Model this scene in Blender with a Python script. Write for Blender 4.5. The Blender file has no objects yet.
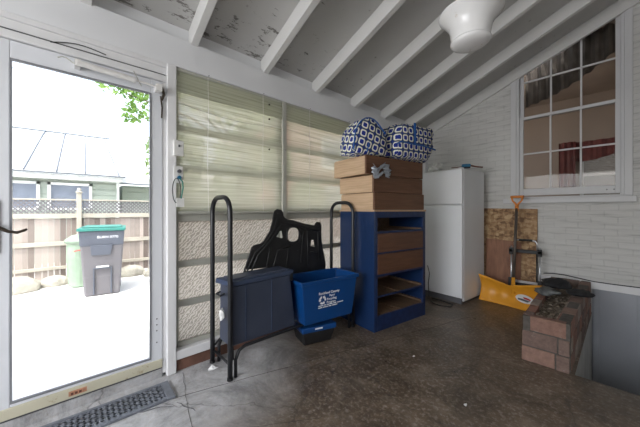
import bpy, bmesh, math, random
from mathutils import Vector, Matrix
random.seed(7)
PI = math.pi
COL = bpy.context.scene.collection
SLOPE = 0.415

# ------------------------------------------------------------------ materials
def new_mat(name):
    m = bpy.data.materials.new(name); m.use_nodes = True
    nt = m.node_tree; nt.nodes.clear()
    out = nt.nodes.new('ShaderNodeOutputMaterial')
    b = nt.nodes.new('ShaderNodeBsdfPrincipled')
    nt.links.new(b.outputs[0], out.inputs[0])
    return m, nt, b, out

def N(nt, kind, **kw):
    n = nt.nodes.new('ShaderNode' + kind)
    for k, v in kw.items():
        if k in n.inputs: n.inputs[k].default_value = v
        else: setattr(n, k, v)
    return n

def ramp(nt, src, stops):
    r = nt.nodes.new('ShaderNodeValToRGB'); e = r.color_ramp.elements
    while len(e) < len(stops): e.new(0.5)
    for el, (p, c) in zip(e, stops):
        el.position = p; el.color = (c[0], c[1], c[2], 1) if not isinstance(c, (int, float)) else (c, c, c, 1)
    nt.links.new(src, r.inputs[0]); return r

def mixc(nt, fac, a, b, mode='MIX'):
    m = nt.nodes.new('ShaderNodeMix'); m.data_type = 'RGBA'; m.blend_type = mode
    for i, v in ((0, fac), (6, a), (7, b)):
        if isinstance(v, bpy.types.NodeSocket): nt.links.new(v, m.inputs[i])
        elif isinstance(v, (int, float)) and i == 0: m.inputs[0].default_value = v
        else: m.inputs[i].default_value = (v[0], v[1], v[2], 1)
    return m.outputs[2]

def coords(nt, scale=(1, 1, 1), rot=(0, 0, 0)):
    tc = nt.nodes.new('ShaderNodeTexCoord'); mp = nt.nodes.new('ShaderNodeMapping')
    mp.inputs['Scale'].default_value = scale; mp.inputs['Rotation'].default_value = rot
    nt.links.new(tc.outputs['Object'], mp.inputs[0]); return mp.outputs[0]

def bump(nt, b, h, strength=0.3, dist=0.01):
    bp = nt.nodes.new('ShaderNodeBump'); bp.inputs['Strength'].default_value = strength
    bp.inputs['Distance'].default_value = dist
    nt.links.new(h, bp.inputs['Height']); nt.links.new(bp.outputs[0], b.inputs['Normal'])

def plain(name, c, rough=0.5, metal=0.0, var=0.12, scale=8, bstr=0.0, spec=0.5, stretch=(1, 1, 1)):
    m, nt, b, o = new_mat(name)
    v = coords(nt, stretch)
    n = N(nt, 'TexNoise', Scale=scale, Detail=5.0); nt.links.new(v, n.inputs['Vector'])
    lo = [x * (1 - var) for x in c]; hi = [min(1, x * (1 + var)) for x in c]
    r = ramp(nt, n.outputs[0], [(0.3, lo), (0.7, hi)])
    nt.links.new(r.outputs[0], b.inputs['Base Color'])
    b.inputs['Roughness'].default_value = rough; b.inputs['Metallic'].default_value = metal
    b.inputs['Specular IOR Level'].default_value = spec
    if bstr: bump(nt, b, n.outputs[0], bstr)
    return m

def peeling(name, c, dirt, amount=0.36, rough=0.6, stretch=(1, 1, 1), scale=9, bstr=0.35):
    """painted wood with chipped and grimy spots"""
    m, nt, b, o = new_mat(name)
    v = coords(nt, stretch)
    n = N(nt, 'TexNoise', Scale=scale, Detail=8.0, Roughness=0.7); nt.links.new(v, n.inputs['Vector'])
    n2 = N(nt, 'TexNoise', Scale=1.6, Detail=3.0); nt.links.new(v, n2.inputs['Vector'])
    r = ramp(nt, n.outputs[0], [(amount - 0.03, 1.0), (amount + 0.02, 0.0)])
    base = ramp(nt, n2.outputs[0], [(0.3, [x * 0.9 for x in c]), (0.7, c)])
    col = mixc(nt, r.outputs[0], base.outputs[0], dirt)
    nt.links.new(col, b.inputs['Base Color']); b.inputs['Roughness'].default_value = rough
    bump(nt, b, n.outputs[0], bstr, 0.004)
    return m

def wood(name, a, b_, stretch=(1, 1, 1), rough=0.5, scale=6):
    m, nt, b, o = new_mat(name)
    v = coords(nt, stretch)
    n = N(nt, 'TexNoise', Scale=scale, Detail=6.0, Roughness=0.6, Distortion=0.6); nt.links.new(v, n.inputs['Vector'])
    r = ramp(nt, n.outputs[0], [(0.32, a), (0.5, [(x + y) / 2 for x, y in zip(a, b_)]), (0.68, b_)])
    nt.links.new(r.outputs[0], b.inputs['Base Color']); b.inputs['Roughness'].default_value = rough
    bump(nt, b, n.outputs[0], 0.15, 0.003)
    return m

def painted_brick():
    m, nt, b, o = new_mat('painted_brick')
    tc = nt.nodes.new('ShaderNodeTexCoord'); sp = nt.nodes.new('ShaderNodeSeparateXYZ'); cb = nt.nodes.new('ShaderNodeCombineXYZ')
    nt.links.new(tc.outputs['Object'], sp.inputs[0])
    nt.links.new(sp.outputs[0], cb.inputs[0]); nt.links.new(sp.outputs[2], cb.inputs[1])
    nz = N(nt, 'TexNoise', Scale=7.0, Detail=4.0); nt.links.new(tc.outputs['Object'], nz.inputs['Vector'])
    off = nt.nodes.new('ShaderNodeVectorMath'); off.operation = 'SCALE'; off.inputs[3].default_value = 0.03
    nt.links.new(nz.outputs[1], off.inputs[0])
    ad = nt.nodes.new('ShaderNodeVectorMath'); ad.operation = 'ADD'
    nt.links.new(cb.outputs[0], ad.inputs[0]); nt.links.new(off.outputs[0], ad.inputs[1])
    br = N(nt, 'TexBrick', Scale=1.0); br.inputs['Mortar Size'].default_value = 0.006
    br.inputs['Mortar Smooth'].default_value = 0.6
    br.inputs['Brick Width'].default_value = 0.21; br.inputs['Row Height'].default_value = 0.068
    br.inputs['Color1'].default_value = (0.60, 0.595, 0.575, 1); br.inputs['Color2'].default_value = (0.585, 0.58, 0.56, 1)
    br.inputs['Mortar'].default_value = (0.54, 0.535, 0.52, 1)
    nt.links.new(ad.outputs[0], br.inputs['Vector'])
    mp = nt.nodes.new('ShaderNodeMapping'); mp.inputs['Scale'].default_value = (3.0, 3.0, 30)
    nt.links.new(tc.outputs['Object'], mp.inputs[0])
    n2 = N(nt, 'TexNoise', Scale=1.2, Detail=6.0); nt.links.new(mp.outputs[0], n2.inputs['Vector'])
    r2 = ramp(nt, n2.outputs[0], [(0.30, 0.70), (0.40, 0.93), (0.6, 1.0)])
    col = mixc(nt, 1.0, br.outputs[0], r2.outputs[0], 'MULTIPLY')
    nt.links.new(col, b.inputs['Base Color']); b.inputs['Roughness'].default_value = 0.6
    hm = nt.nodes.new('ShaderNodeMath'); hm.operation = 'SUBTRACT'
    nt.links.new(n2.outputs[0], hm.inputs[0]); nt.links.new(br.outputs[1], hm.inputs[1])
    bump(nt, b, hm.outputs[0], 0.35, 0.008)
    return m

def ceiling_mat():
    m, nt, b, o = new_mat('ceiling_boards')
    tc = nt.nodes.new('ShaderNodeTexCoord')
    mp = nt.nodes.new('ShaderNodeMapping'); mp.inputs['Scale'].default_value = (10, 3.0, 3.0)
    nt.links.new(tc.outputs['Object'], mp.inputs[0])
    n = N(nt, 'TexNoise', Scale=2.6, Detail=9.0, Roughness=0.72); nt.links.new(mp.outputs[0], n.inputs['Vector'])
    sp = nt.nodes.new('ShaderNodeSeparateXYZ'); nt.links.new(tc.outputs['Object'], sp.inputs[0])
    # the paint is flaking mostly along the eave boards nearest the yard
    mr = nt.nodes.new('ShaderNodeMapRange'); mr.inputs[1].default_value = -2.3; mr.inputs[2].default_value = -0.9
    mr.inputs[3].default_value = 0.10; mr.inputs[4].default_value = -0.04
    nt.links.new(sp.outputs[0], mr.inputs[0])
    mr2 = nt.nodes.new('ShaderNodeMapRange'); mr2.inputs[1].default_value = 0.0; mr2.inputs[2].default_value = 3.0
    mr2.inputs[3].default_value = 0.05; mr2.inputs[4].default_value = -0.05
    nt.links.new(sp.outputs[1], mr2.inputs[0])
    s1 = nt.nodes.new('ShaderNodeMath'); s1.operation = 'SUBTRACT'; nt.links.new(n.outputs[0], s1.inputs[0]); nt.links.new(mr.outputs[0], s1.inputs[1])
    s2 = nt.nodes.new('ShaderNodeMath'); s2.operation = 'SUBTRACT'; nt.links.new(s1.outputs[0], s2.inputs[0]); nt.links.new(mr2.outputs[0], s2.inputs[1])
    r = ramp(nt, s2.outputs[0], [(0.30, 1.0), (0.34, 0.0)])
    v = N(nt, 'TexVoronoi', Scale=7.0); nt.links.new(tc.outputs['Object'], v.inputs['Vector'])
    dots = ramp(nt, v.outputs['Distance'], [(0.06, 1.0), (0.10, 0.0)])
    big = N(nt, 'TexNoise', Scale=1.3, Detail=4.0); nt.links.new(tc.outputs['Object'], big.inputs['Vector'])
    base = ramp(nt, big.outputs[0], [(0.3, (0.42, 0.415, 0.40)), (0.7, (0.50, 0.495, 0.485))])
    c1 = mixc(nt, dots.outputs[0], base.outputs[0], (0.30, 0.29, 0.28))
    c2 = mixc(nt, r.outputs[0], c1, (0.16, 0.15, 0.14))
    nt.links.new(c2, b.inputs['Base Color']); b.inputs['Roughness'].default_value = 0.65
    bump(nt, b, n.outputs[0], 0.3, 0.004)
    return m

def floor_mat():
    m, nt, b, o = new_mat('stained_concrete')
    tc = nt.nodes.new('ShaderNodeTexCoord'); sp = nt.nodes.new('ShaderNodeSeparateXYZ')
    nt.links.new(tc.outputs['Object'], sp.inputs[0])
    big = N(nt, 'TexNoise', Scale=1.1, Detail=5.0, Roughness=0.6); nt.links.new(tc.outputs['Object'], big.inputs['Vector'])
    fine = N(nt, 'TexNoise', Scale=38.0, Detail=7.0, Roughness=0.75); nt.links.new(tc.outputs['Object'], fine.inputs['Vector'])
    med = N(nt, 'TexNoise', Scale=4.5, Detail=7.0, Roughness=0.7); nt.links.new(tc.outputs['Object'], med.inputs['Vector'])
    def M(op, a, c):
        n = nt.nodes.new('ShaderNodeMath'); n.operation = op
        for i, x in enumerate((a, c)):
            if isinstance(x, bpy.types.NodeSocket): nt.links.new(x, n.inputs[i])
            else: n.inputs[i].default_value = x
        return n.outputs[0]
    # bare grey slab near the door, brown worn coating elsewhere: d = x + .6*y + noise
    d = M('ADD', M('ADD', sp.outputs[0], M('MULTIPLY', sp.outputs[1], 0.75)), M('MULTIPLY', M('SUBTRACT', big.outputs[0], 0.5), 1.1))
    mask = ramp(nt, M('ADD', M('MULTIPLY', d, 0.5), 1.0), [(0.46, 0.0), (0.74, 1.0)])
    grey = ramp(nt, med.outputs[0], [(0.3, (0.34, 0.34, 0.35)), (0.7, (0.54, 0.545, 0.56))])
    brown = ramp(nt, med.outputs[0], [(0.28, (0.066, 0.046, 0.030)), (0.5, (0.125, 0.091, 0.063)), (0.75, (0.22, 0.18, 0.14))])
    c = mixc(nt, mask.outputs[0], grey.outputs[0], brown.outputs[0])
    sc = ramp(nt, fine.outputs[0], [(0.50, 0.0), (0.66, 0.6)])
    c = mixc(nt, sc.outputs[0], c, (0.36, 0.33, 0.29))
    st_ = N(nt, 'TexNoise', Scale=2.2, Detail=9.0, Roughness=0.8, Distortion=0.8); nt.links.new(tc.outputs['Object'], st_.inputs['Vector'])
    sr = ramp(nt, st_.outputs[0], [(0.40, 0.62), (0.52, 1.0), (0.68, 1.35)])
    c = mixc(nt, 1.0, c, sr.outputs[0], 'MULTIPLY')
    v = N(nt, 'TexVoronoi', Scale=5.0, feature='DISTANCE_TO_EDGE')
    wv = nt.nodes.new('ShaderNodeVectorMath'); wv.operation = 'ADD'
    nt.links.new(tc.outputs['Object'], wv.inputs[0]); nt.links.new(big.outputs[1], wv.inputs[1]); nt.links.new(wv.outputs[0], v.inputs['Vector'])
    v.inputs['Scale'].default_value = 0.9
    ck = ramp(nt, v.outputs['Distance'], [(0.0, 1.0), (0.006, 0.0)])
    c = mixc(nt, M('MULTIPLY', ck.outputs[0], 0.6), c, (0.05, 0.045, 0.04))
    nt.links.new(c, b.inputs['Base Color'])
    rr = ramp(nt, med.outputs[0], [(0.3, 0.26), (0.7, 0.55)])
    nt.links.new(rr.outputs[0], b.inputs['Roughness'])
    bump(nt, b, fine.outputs[0], 0.25, 0.004)
    return m

def island_bricks():
    m, nt, b, o = new_mat('red_brick')
    g = nt.nodes.new('ShaderNodeNewGeometry')
    r = ramp(nt, g.outputs['Random Per Island'], [(0.0, (0.11, 0.07, 0.058)), (0.35, (0.17, 0.115, 0.095)), (0.6, (0.27, 0.125, 0.085)), (0.8, (0.21, 0.155, 0.13)), (1.0, (0.30, 0.25, 0.21))])
    v = coords(nt); n = N(nt, 'TexNoise', Scale=22.0, Detail=7.0, Roughness=0.7); nt.links.new(v, n.inputs['Vector'])
    n2 = N(nt, 'TexNoise', Scale=9.0, Detail=6.0, Roughness=0.7); nt.links.new(v, n2.inputs['Vector'])
    k = ramp(nt, n.outputs[0], [(0.3, 0.72), (0.7, 1.25)])
    c = mixc(nt, 1.0, r.outputs[0], k.outputs[0], 'MULTIPLY')
    w = ramp(nt, n2.outputs[0], [(0.58, 0.0), (0.7, 0.55)])
    c = mixc(nt, w.outputs[0], c, (0.42, 0.38, 0.34))
    nt.links.new(c, b.inputs['Base Color']); b.inputs['Roughness'].default_value = 0.9
    bump(nt, b, n.outputs[0], 0.5, 0.006)
    return m

def osb_mat():
    m, nt, b, o = new_mat('strand_board')
    v = coords(nt, (1, 1, 1))
    vo = N(nt, 'TexVoronoi', Scale=38.0); nt.links.new(coords(nt, (0.45, 1, 1), (0, 0.7, 0)), vo.inputs['Vector'])
    vo2 = N(nt, 'TexVoronoi', Scale=34.0); nt.links.new(coords(nt, (1, 1, 0.4), (0, 0.4, 0)), vo2.inputs['Vector'])
    mx = mixc(nt, 0.5, vo.outputs['Color'], vo2.outputs['Color'])
    bw = nt.nodes.new('ShaderNodeRGBToBW'); nt.links.new(mx, bw.inputs[0])
    r = ramp(nt, bw.outputs[0], [(0.25, (0.16, 0.085, 0.04)), (0.45, (0.31, 0.18, 0.085)), (0.6, (0.38, 0.235, 0.12)), (0.8, (0.52, 0.36, 0.20))])
    nt.links.new(r.outputs[0], b.inputs['Base Color']); b.inputs['Roughness'].default_value = 0.7
    return m

def bag_mat(scale, rot):
    m, nt, b, o = new_mat('geometric_cotton')
    tc = nt.nodes.new('ShaderNodeTexCoord'); mp = nt.nodes.new('ShaderNodeMapping')
    mp.inputs['Scale'].default_value = (scale, scale, scale); mp.inputs['Rotation'].default_value = rot
    nt.links.new(tc.outputs['UV'], mp.inputs[0])
    def V(op, a, c=None):
        n = nt.nodes.new('ShaderNodeVectorMath'); n.operation = op
        for i, x in enumerate((a, c)):
            if x is None: continue
            if isinstance(x, bpy.types.NodeSocket): nt.links.new(x, n.inputs[i])
            else: n.inputs[i].default_value = x
        return n.outputs[0]
    def M(op, a, c=0.0):
        n = nt.nodes.new('ShaderNodeMath'); n.operation = op
        for i, x in enumerate((a, c)):
            if isinstance(x, bpy.types.NodeSocket): nt.links.new(x, n.inputs[i])
            else: n.inputs[i].default_value = x
        return n.outputs[0]
    f = V('ABSOLUTE', V('SUBTRACT', V('FRACTION', mp.outputs[0]), (0.5, 0.5, 0.5)))
    sp = nt.nodes.new('ShaderNodeSeparateXYZ'); nt.links.new(f, sp.inputs[0])
    cheb = M('MAXIMUM', sp.outputs[0], sp.outputs[1])
    diag = M('ADD', sp.outputs[0], sp.outputs[1])
    shape = M('MAXIMUM', cheb, M('MULTIPLY', diag, 0.62))
    ring = ramp(nt, shape, [(0.0, (0.010, 0.03, 0.26)), (0.235, (0.010, 0.03, 0.26)), (0.25, (0.80, 0.80, 0.74)), (0.37, (0.80, 0.80, 0.74)), (0.385, (0.36, 0.38, 0.18)), (0.43, (0.012, 0.035, 0.19))])
    ring.color_ramp.interpolation = 'CONSTANT'
    nt.links.new(ring.outputs[0], b.inputs['Base Color']); b.inputs['Roughness'].default_value = 0.85
    return m

def glass(name, tint=(1, 1, 1), gloss=0.12, rough=0.02):
    m, nt, b, o = new_mat(name); nt.nodes.remove(b)
    t = N(nt, 'BsdfTransparent'); t.inputs[0].default_value = (*tint, 1)
    g = N(nt, 'BsdfGlossy'); g.inputs['Roughness'].default_value = rough
    fr = N(nt, 'Fresnel'); fr.inputs[0].default_value = 1.45 if gloss > .02 else 1.15
    ad = nt.nodes.new('ShaderNodeMath'); ad.operation = 'MAXIMUM'; ad.inputs[1].default_value = gloss
    nt.links.new(fr.outputs[0], ad.inputs[0])
    mx = N(nt, 'MixShader'); nt.links.new(ad.outputs[0], mx.inputs[0]); nt.links.new(t.outputs[0], mx.inputs[1]); nt.links.new(g.outputs[0], mx.inputs[2])
    nt.links.new(mx.outputs[0], o.inputs[0])
    return m

def obscure_glass(name='obscure_glass', tr_=0.22, k=1.0):
    """wavy patterned privacy pane: part clear, part diffusing, with a diagonal quilted pattern"""
    m, nt, b, o = new_mat(name); nt.nodes.remove(b)
    v = coords(nt, (1, 1, 1), (0.75, 0, 0))
    nz = N(nt, 'TexNoise', Scale=5.0, Detail=2.0); nt.links.new(v, nz.inputs['Vector'])
    w = N(nt, 'TexWave', Scale=15.0, Distortion=7.0, Detail=2.0, bands_direction='Y'); nt.links.new(v, w.inputs['Vector'])
    w.inputs['Detail Scale'].default_value = 2.5
    col = ramp(nt, w.outputs['Fac'], [(0.15, [v_ * k for v_ in (0.30, 0.28, 0.25)]), (0.8, [v_ * k for v_ in (0.54, 0.51, 0.465)])])
    tl = N(nt, 'BsdfTranslucent'); nt.links.new(col.outputs[0], tl.inputs[0])
    df = N(nt, 'BsdfDiffuse'); nt.links.new(col.outputs[0], df.inputs[0])
    tr = N(nt, 'BsdfTransparent'); tr.inputs[0].default_value = (0.95, 0.93, 0.9, 1)
    a = N(nt, 'MixShader'); a.inputs[0].default_value = 0.22; nt.links.new(tl.outputs[0], a.inputs[1]); nt.links.new(df.outputs[0], a.inputs[2])
    c = N(nt, 'MixShader'); c.inputs[0].default_value = tr_; nt.links.new(a.outputs[0], c.inputs[1]); nt.links.new(tr.outputs[0], c.inputs[2])
    nt.links.new(c.outputs[0], o.inputs[0])
    return m

def blind_mat():
    m, nt, b, o = new_mat('reed_blind'); nt.nodes.remove(b)
    v = coords(nt, (0.5, 0.6, 34))
    n = N(nt, 'TexNoise', Scale=2.2, Detail=3.0, Roughness=0.6); nt.links.new(v, n.inputs['Vector'])
    col = ramp(nt, n.outputs[0], [(0.3, (0.36, 0.37, 0.28)), (0.55, (0.64, 0.66, 0.55)), (0.75, (0.82, 0.825, 0.75))])
    tl = N(nt, 'BsdfTranslucent'); nt.links.new(col.outputs[0], tl.inputs[0])
    df = N(nt, 'BsdfDiffuse'); nt.links.new(col.outputs[0], df.inputs[0])
    tr = N(nt, 'BsdfTransparent')
    a = N(nt, 'MixShader'); a.inputs[0].default_value = 0.5; nt.links.new(tl.outputs[0], a.inputs[1]); nt.links.new(df.outputs[0], a.inputs[2])
    f = ramp(nt, n.outputs[0], [(0.35, 0.06), (0.62, 0.26)])
    c = N(nt, 'MixShader'); nt.links.new(f.outputs[0], c.inputs[0]); nt.links.new(a.outputs[0], c.inputs[1]); nt.links.new(tr.outputs[0], c.inputs[2])
    nt.links.new(c.outputs[0], o.inputs[0])
    return m

def leaf_mat(name, c, c2):
    m, nt, b, o = new_mat(name)
    g = nt.nodes.new('ShaderNodeNewGeometry')
    r = ramp(nt, g.outputs['Random Per Island'], [(0.0, c), (1.0, c2)])
    nt.links.new(r.outputs[0], b.inputs['Base Color']); b.inputs['Roughness'].default_value = 0.6
    tl = N(nt, 'BsdfTranslucent'); nt.links.new(r.outputs[0], tl.inputs[0])
    mx = N(nt, 'MixShader'); mx.inputs[0].default_value = 0.5
    nt.links.new(b.outputs[0], mx.inputs[1]); nt.links.new(tl.outputs[0], mx.inputs[2]); nt.links.new(mx.outputs[0], o.inputs[0])
    return m

def emit(name, c, s):
    m, nt, b, o = new_mat(name); nt.nodes.remove(b)
    e = N(nt, 'Emission'); e.inputs[0].default_value = (*c, 1); e.inputs[1].default_value = s
    nt.links.new(e.outputs[0], o.inputs[0]); return m

M = {}
M['wallbrick'] = painted_brick()
M['ceil'] = ceiling_mat()
M['floor'] = floor_mat()
M['beam'] = peeling('white_beam_paint', (0.80, 0.81, 0.83), (0.45, 0.43, 0.41), 0.27, 0.45, scale=5, bstr=0.1)
M['rafter'] = peeling('rafter_paint', (0.66, 0.655, 0.64), (0.38, 0.36, 0.33), 0.31, 0.5, (1, 3, 3), 6)
M['trim'] = peeling('trim_paint', (0.80, 0.80, 0.81), (0.40, 0.37, 0.33), 0.28, 0.5, (4, 4, 1), 4, 0.15)
M['wtrim'] = peeling('window_trim_paint', (0.62, 0.62, 0.63), (0.36, 0.34, 0.31), 0.26, 0.5, scale=6, bstr=0.1)
M['alu'] = plain('white_aluminium', (0.72, 0.74, 0.78), 0.4, 0, 0.04, 3)
M['bead'] = plain('grey_bead', (0.22, 0.23, 0.25), 0.5)
M['closer'] = plain('closer_enamel', (0.75, 0.74, 0.72), 0.25, 0, 0.05, 20)
M['yellowed'] = peeling('yellowed_rail', (0.60, 0.57, 0.44), (0.42, 0.36, 0.24), 0.4, 0.5, (1, 1, 1), 7, 0.1)
M['mullion'] = peeling('weathered_mullion', (0.46, 0.46, 0.41), (0.26, 0.25, 0.20), 0.36, 0.6, (1, 1, 5), 6)
M['well'] = plain('grey_panel_paint', (0.36, 0.375, 0.41), 0.5, 0, 0.07, 2.5)
M['wellc'] = plain('well_concrete', (0.42, 0.42, 0.41), 0.8, 0, 0.12, 5, 0.2)
M['curb'] = plain('red_curb', (0.17, 0.085, 0.06), 0.8, 0, 0.35, 9, 0.4)
M['brick'] = island_bricks()
M['mortar'] = plain('mortar', (0.085, 0.075, 0.065), 0.95, 0, 0.25, 30, 0.5)
M['fridge'] = plain('fridge_enamel', (0.72, 0.735, 0.755), 0.28, 0, 0.02, 3)
M['gasket'] = plain('gasket_grey', (0.10, 0.10, 0.11), 0.6)
M['blue'] = peeling('blue_gloss_paint', (0.010, 0.030, 0.095), (0.03, 0.05, 0.10), 0.3, 0.30, scale=5, bstr=0.1)
M['bluein'] = plain('blue_scuffed_edge', (0.010, 0.025, 0.085), 0.4, 0, 0.3, 20)
M['drawer'] = wood('dark_drawer_wood', (0.085, 0.036, 0.020), (0.15, 0.067, 0.035), (14, 0.9, 14), 0.45, 4)
M['ldrawer'] = wood('tan_drawer_front', (0.105, 0.045, 0.022), (0.17, 0.08, 0.041), (14, 0.8, 14), 0.45, 4)
M['drawerside'] = wood('pale_drawer_side', (0.46, 0.31, 0.19), (0.62, 0.44, 0.29), (0.8, 14, 14), 0.55, 4)
M['carcass'] = wood('carcass_wood', (0.12, 0.07, 0.042), (0.22, 0.14, 0.085), (1, 8, 8), 0.6, 4)
M['black'] = plain('black_tube_enamel', (0.012, 0.013, 0.016), 0.35, 0.0, 0.2, 12)
M['blackpl'] = plain('black_moulded_plastic', (0.013, 0.013, 0.014), 0.5, 0, 0.25, 9, 0.1)
M['navy'] = plain('navy_tote_plastic', (0.045, 0.056, 0.088), 0.34, 0, 0.12, 5)
M['navylid'] = plain('navy_lid_plastic', (0.035, 0.052, 0.10), 0.38, 0, 0.12, 5)
M['bin'] = plain('recycling_blue', (0.003, 0.052, 0.20), 0.35, 0, 0.08, 4)
M['white'] = plain('white_print', (0.8, 0.82, 0.85), 0.6, 0, 0.05)
M['osb'] = osb_mat()
M['ply'] = wood('reddish_plywood', (0.18, 0.075, 0.04), (0.28, 0.13, 0.07), (6, 6, 1), 0.6, 4)
M['yellow'] = plain('shovel_yellow', (0.72, 0.32, 0.025), 0.38, 0, 0.08, 5)
M['orange'] = plain('grip_orange', (0.72, 0.25, 0.05), 0.45, 0, 0.08, 8)
M['shaft'] = plain('shovel_shaft', (0.09, 0.075, 0.065), 0.4, 0.2, 0.2, 12)
M['steel'] = plain('cart_aluminium', (0.6, 0.61, 0.63), 0.3, 0.85, 0.05, 12)
M['rubber'] = plain('mat_rubber', (0.15, 0.165, 0.195), 0.36, 0, 0.2, 15, 0.2)
M['lamp'] = peeling('milk_glass', (0.80, 0.80, 0.80), (0.60, 0.55, 0.50), 0.40, 0.2, (1, 1, 0.6), 7, 0.0)
M['canopy'] = plain('dark_bronze', (0.05, 0.045, 0.04), 0.4, 0.6)
M['teal'] = plain('teal_plastic', (0.005, 0.11, 0.22), 0.4)
M['brownh'] = plain('brown_handle', (0.13, 0.045, 0.03), 0.5)
M['tag'] = plain('tag_white', (0.7, 0.7, 0.68), 0.5)
M['lanyard'] = plain('green_lanyard', (0.05, 0.20, 0.17), 0.7)
M['cord'] = plain('dark_cable', (0.03, 0.03, 0.033), 0.6)
M['cloth'] = plain('black_cloth', (0.012, 0.012, 0.014), 0.85, 0, 0.3, 10, 0.3)
M['greyc'] = plain('grey_cloth', (0.12, 0.125, 0.125), 0.85, 0, 0.4, 14, 0.4)
M['debris'] = plain('leaf_litter', (0.22, 0.18, 0.14), 0.95, 0, 0.6, 40, 0.8)
M['leaves_dry'] = leaf_mat('dry_leaves', (0.16, 0.12, 0.09), (0.60, 0.52, 0.42))
M['paper'] = plain('paper_scrap', (0.85, 0.85, 0.86), 0.8)
M['plasticbag'] = plain('thin_plastic', (0.42, 0.46, 0.52), 0.28, 0, 0.35, 12, 0.3)
M['bronze'] = plain('bronze_lever', (0.07, 0.055, 0.042), 0.35, 0.7)
M['piping'] = plain('blue_piping', (0.01, 0.10, 0.36), 0.7)
M['patio'] = plain('patio_concrete', (0.80, 0.79, 0.78), 0.8, 0, 0.04, 1.5)
M['fence'] = leaf_mat('fence_boards', (0.13, 0.10, 0.085), (0.42, 0.36, 0.32))
nt_ = M['fence'].node_tree; nt_.links.new([n for n in nt_.nodes if n.type == 'BSDF_PRINCIPLED'][0].outputs[0], [n for n in nt_.nodes if n.type == 'OUTPUT_MATERIAL'][0].inputs[0])
M['fencerail'] = plain('fence_rail', (0.40, 0.37, 0.31), 0.8, 0, 0.12, 6)
M['lattice'] = plain('lattice_grey', (0.20, 0.19, 0.20), 0.8, 0, 0.15, 6)
M['binbody'] = plain('bin_grey', (0.125, 0.12, 0.13), 0.55, 0, 0.12, 4)
M['bintop'] = plain('bin_collar', (0.075, 0.085, 0.11), 0.55, 0, 0.1, 4)
M['binlid'] = plain('bin_teal_lid', (0.03, 0.19, 0.16), 0.5)
M['greenbag'] = plain('pale_green_bin', (0.20, 0.27, 0.20), 0.6)
M['siding'] = plain('pale_green_siding', (0.36, 0.41, 0.36), 0.7, 0, 0.04, 2)
M['metalroof'] = plain('pale_metal_roof', (0.52, 0.53, 0.54), 0.7, 0, 0.03, 2)
M['seam'] = plain('roof_seam', (0.12, 0.14, 0.17), 0.5)
M['winwhite'] = plain('white_vinyl', (0.78, 0.80, 0.80), 0.4)
M['curtain'] = plain('blue_grey_blind', (0.20, 0.23, 0.29), 0.8, 0, 0.1, 5)
M['stone'] = plain('pale_stone', (0.36, 0.34, 0.29), 0.9, 0, 0.35, 5, 0.5)
M['redbrick'] = plain('house_red_brick', (0.34, 0.17, 0.13), 0.9, 0, 0.2, 4)
M['bark'] = plain('bark', (0.16, 0.12, 0.09), 0.9, 0, 0.3, 12, 0.5)
M['leaf'] = leaf_mat('tree_leaf', (0.10, 0.22, 0.03), (0.30, 0.46, 0.12))
M['hedge'] = leaf_mat('hedge_leaf', (0.16, 0.26, 0.08), (0.42, 0.52, 0.25))
M['glass'] = glass('clear_glass', (0.97, 0.98, 0.98), 0.03)
M['wglass'] = glass('old_window_glass', (0.84, 0.82, 0.80), 0.012, 0.03)
M['obscure'] = obscure_glass()
M['obscure2'] = obscure_glass('rippled_glass', 0.70, 1.5)
M['obscure3'] = obscure_glass('frosted_far_glass', 0.10, 0.75)
M['blind'] = blind_mat()
M['room'] = plain('room_plaster', (0.36, 0.31, 0.27), 0.9, 0, 0.08, 2)
M['roomdark'] = plain('dark_drape_cloth', (0.16, 0.15, 0.14), 0.9, 0, 0.3, 8)  # dark grey cloth of the drape in the tall window
M['maroon'] = plain('maroon_valance', (0.16, 0.05, 0.05), 0.9, 0, 0.3, 9)
M['wallpl'] = plain('white_wall_paint', (0.66, 0.65, 0.62), 0.7, 0, 0.06, 2)

# ------------------------------------------------------------------ mesh helpers
def BM(): return bmesh.new()

def box(bm, x0, x1, y0, y1, z0, z1, mat=None):
    r = bmesh.ops.create_cube(bm, size=1.0)
    T = Matrix.Translation(((x0 + x1) / 2, (y0 + y1) / 2, (z0 + z1) / 2)) @ Matrix.Diagonal((abs(x1 - x0), abs(y1 - y0), abs(z1 - z0), 1))
    if mat is not None: T = mat @ T
    bmesh.ops.transform(bm, matrix=T, verts=r['verts']); return r['verts']

def hexa(bm, bot, top):
    vs = [bm.verts.new(p) for p in bot + top]
    for f in ((3, 2, 1, 0), (4, 5, 6, 7), (0, 1, 5, 4), (1, 2, 6, 5), (2, 3, 7, 6), (3, 0, 4, 7)):
        bm.faces.new([vs[i] for i in f])

def prism(bm, poly, axis, a, b):
    """extrude a 2D polygon along an axis ('x': poly is (y,z), 'y': poly is (x,z), 'z': poly is (x,y))"""
    def p(q, t): return (t, q[0], q[1]) if axis == 'x' else ((q[0], t, q[1]) if axis == 'y' else (q[0], q[1], t))
    A = [bm.verts.new(p(q, a)) for q in poly]; B = [bm.verts.new(p(q, b)) for q in poly]
    n = len(poly)
    bm.faces.new(A); bm.faces.new(B[::-1])
    for i in range(n): bm.faces.new((A[i], A[(i + 1) % n], B[(i + 1) % n], B[i])[::-1])

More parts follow.
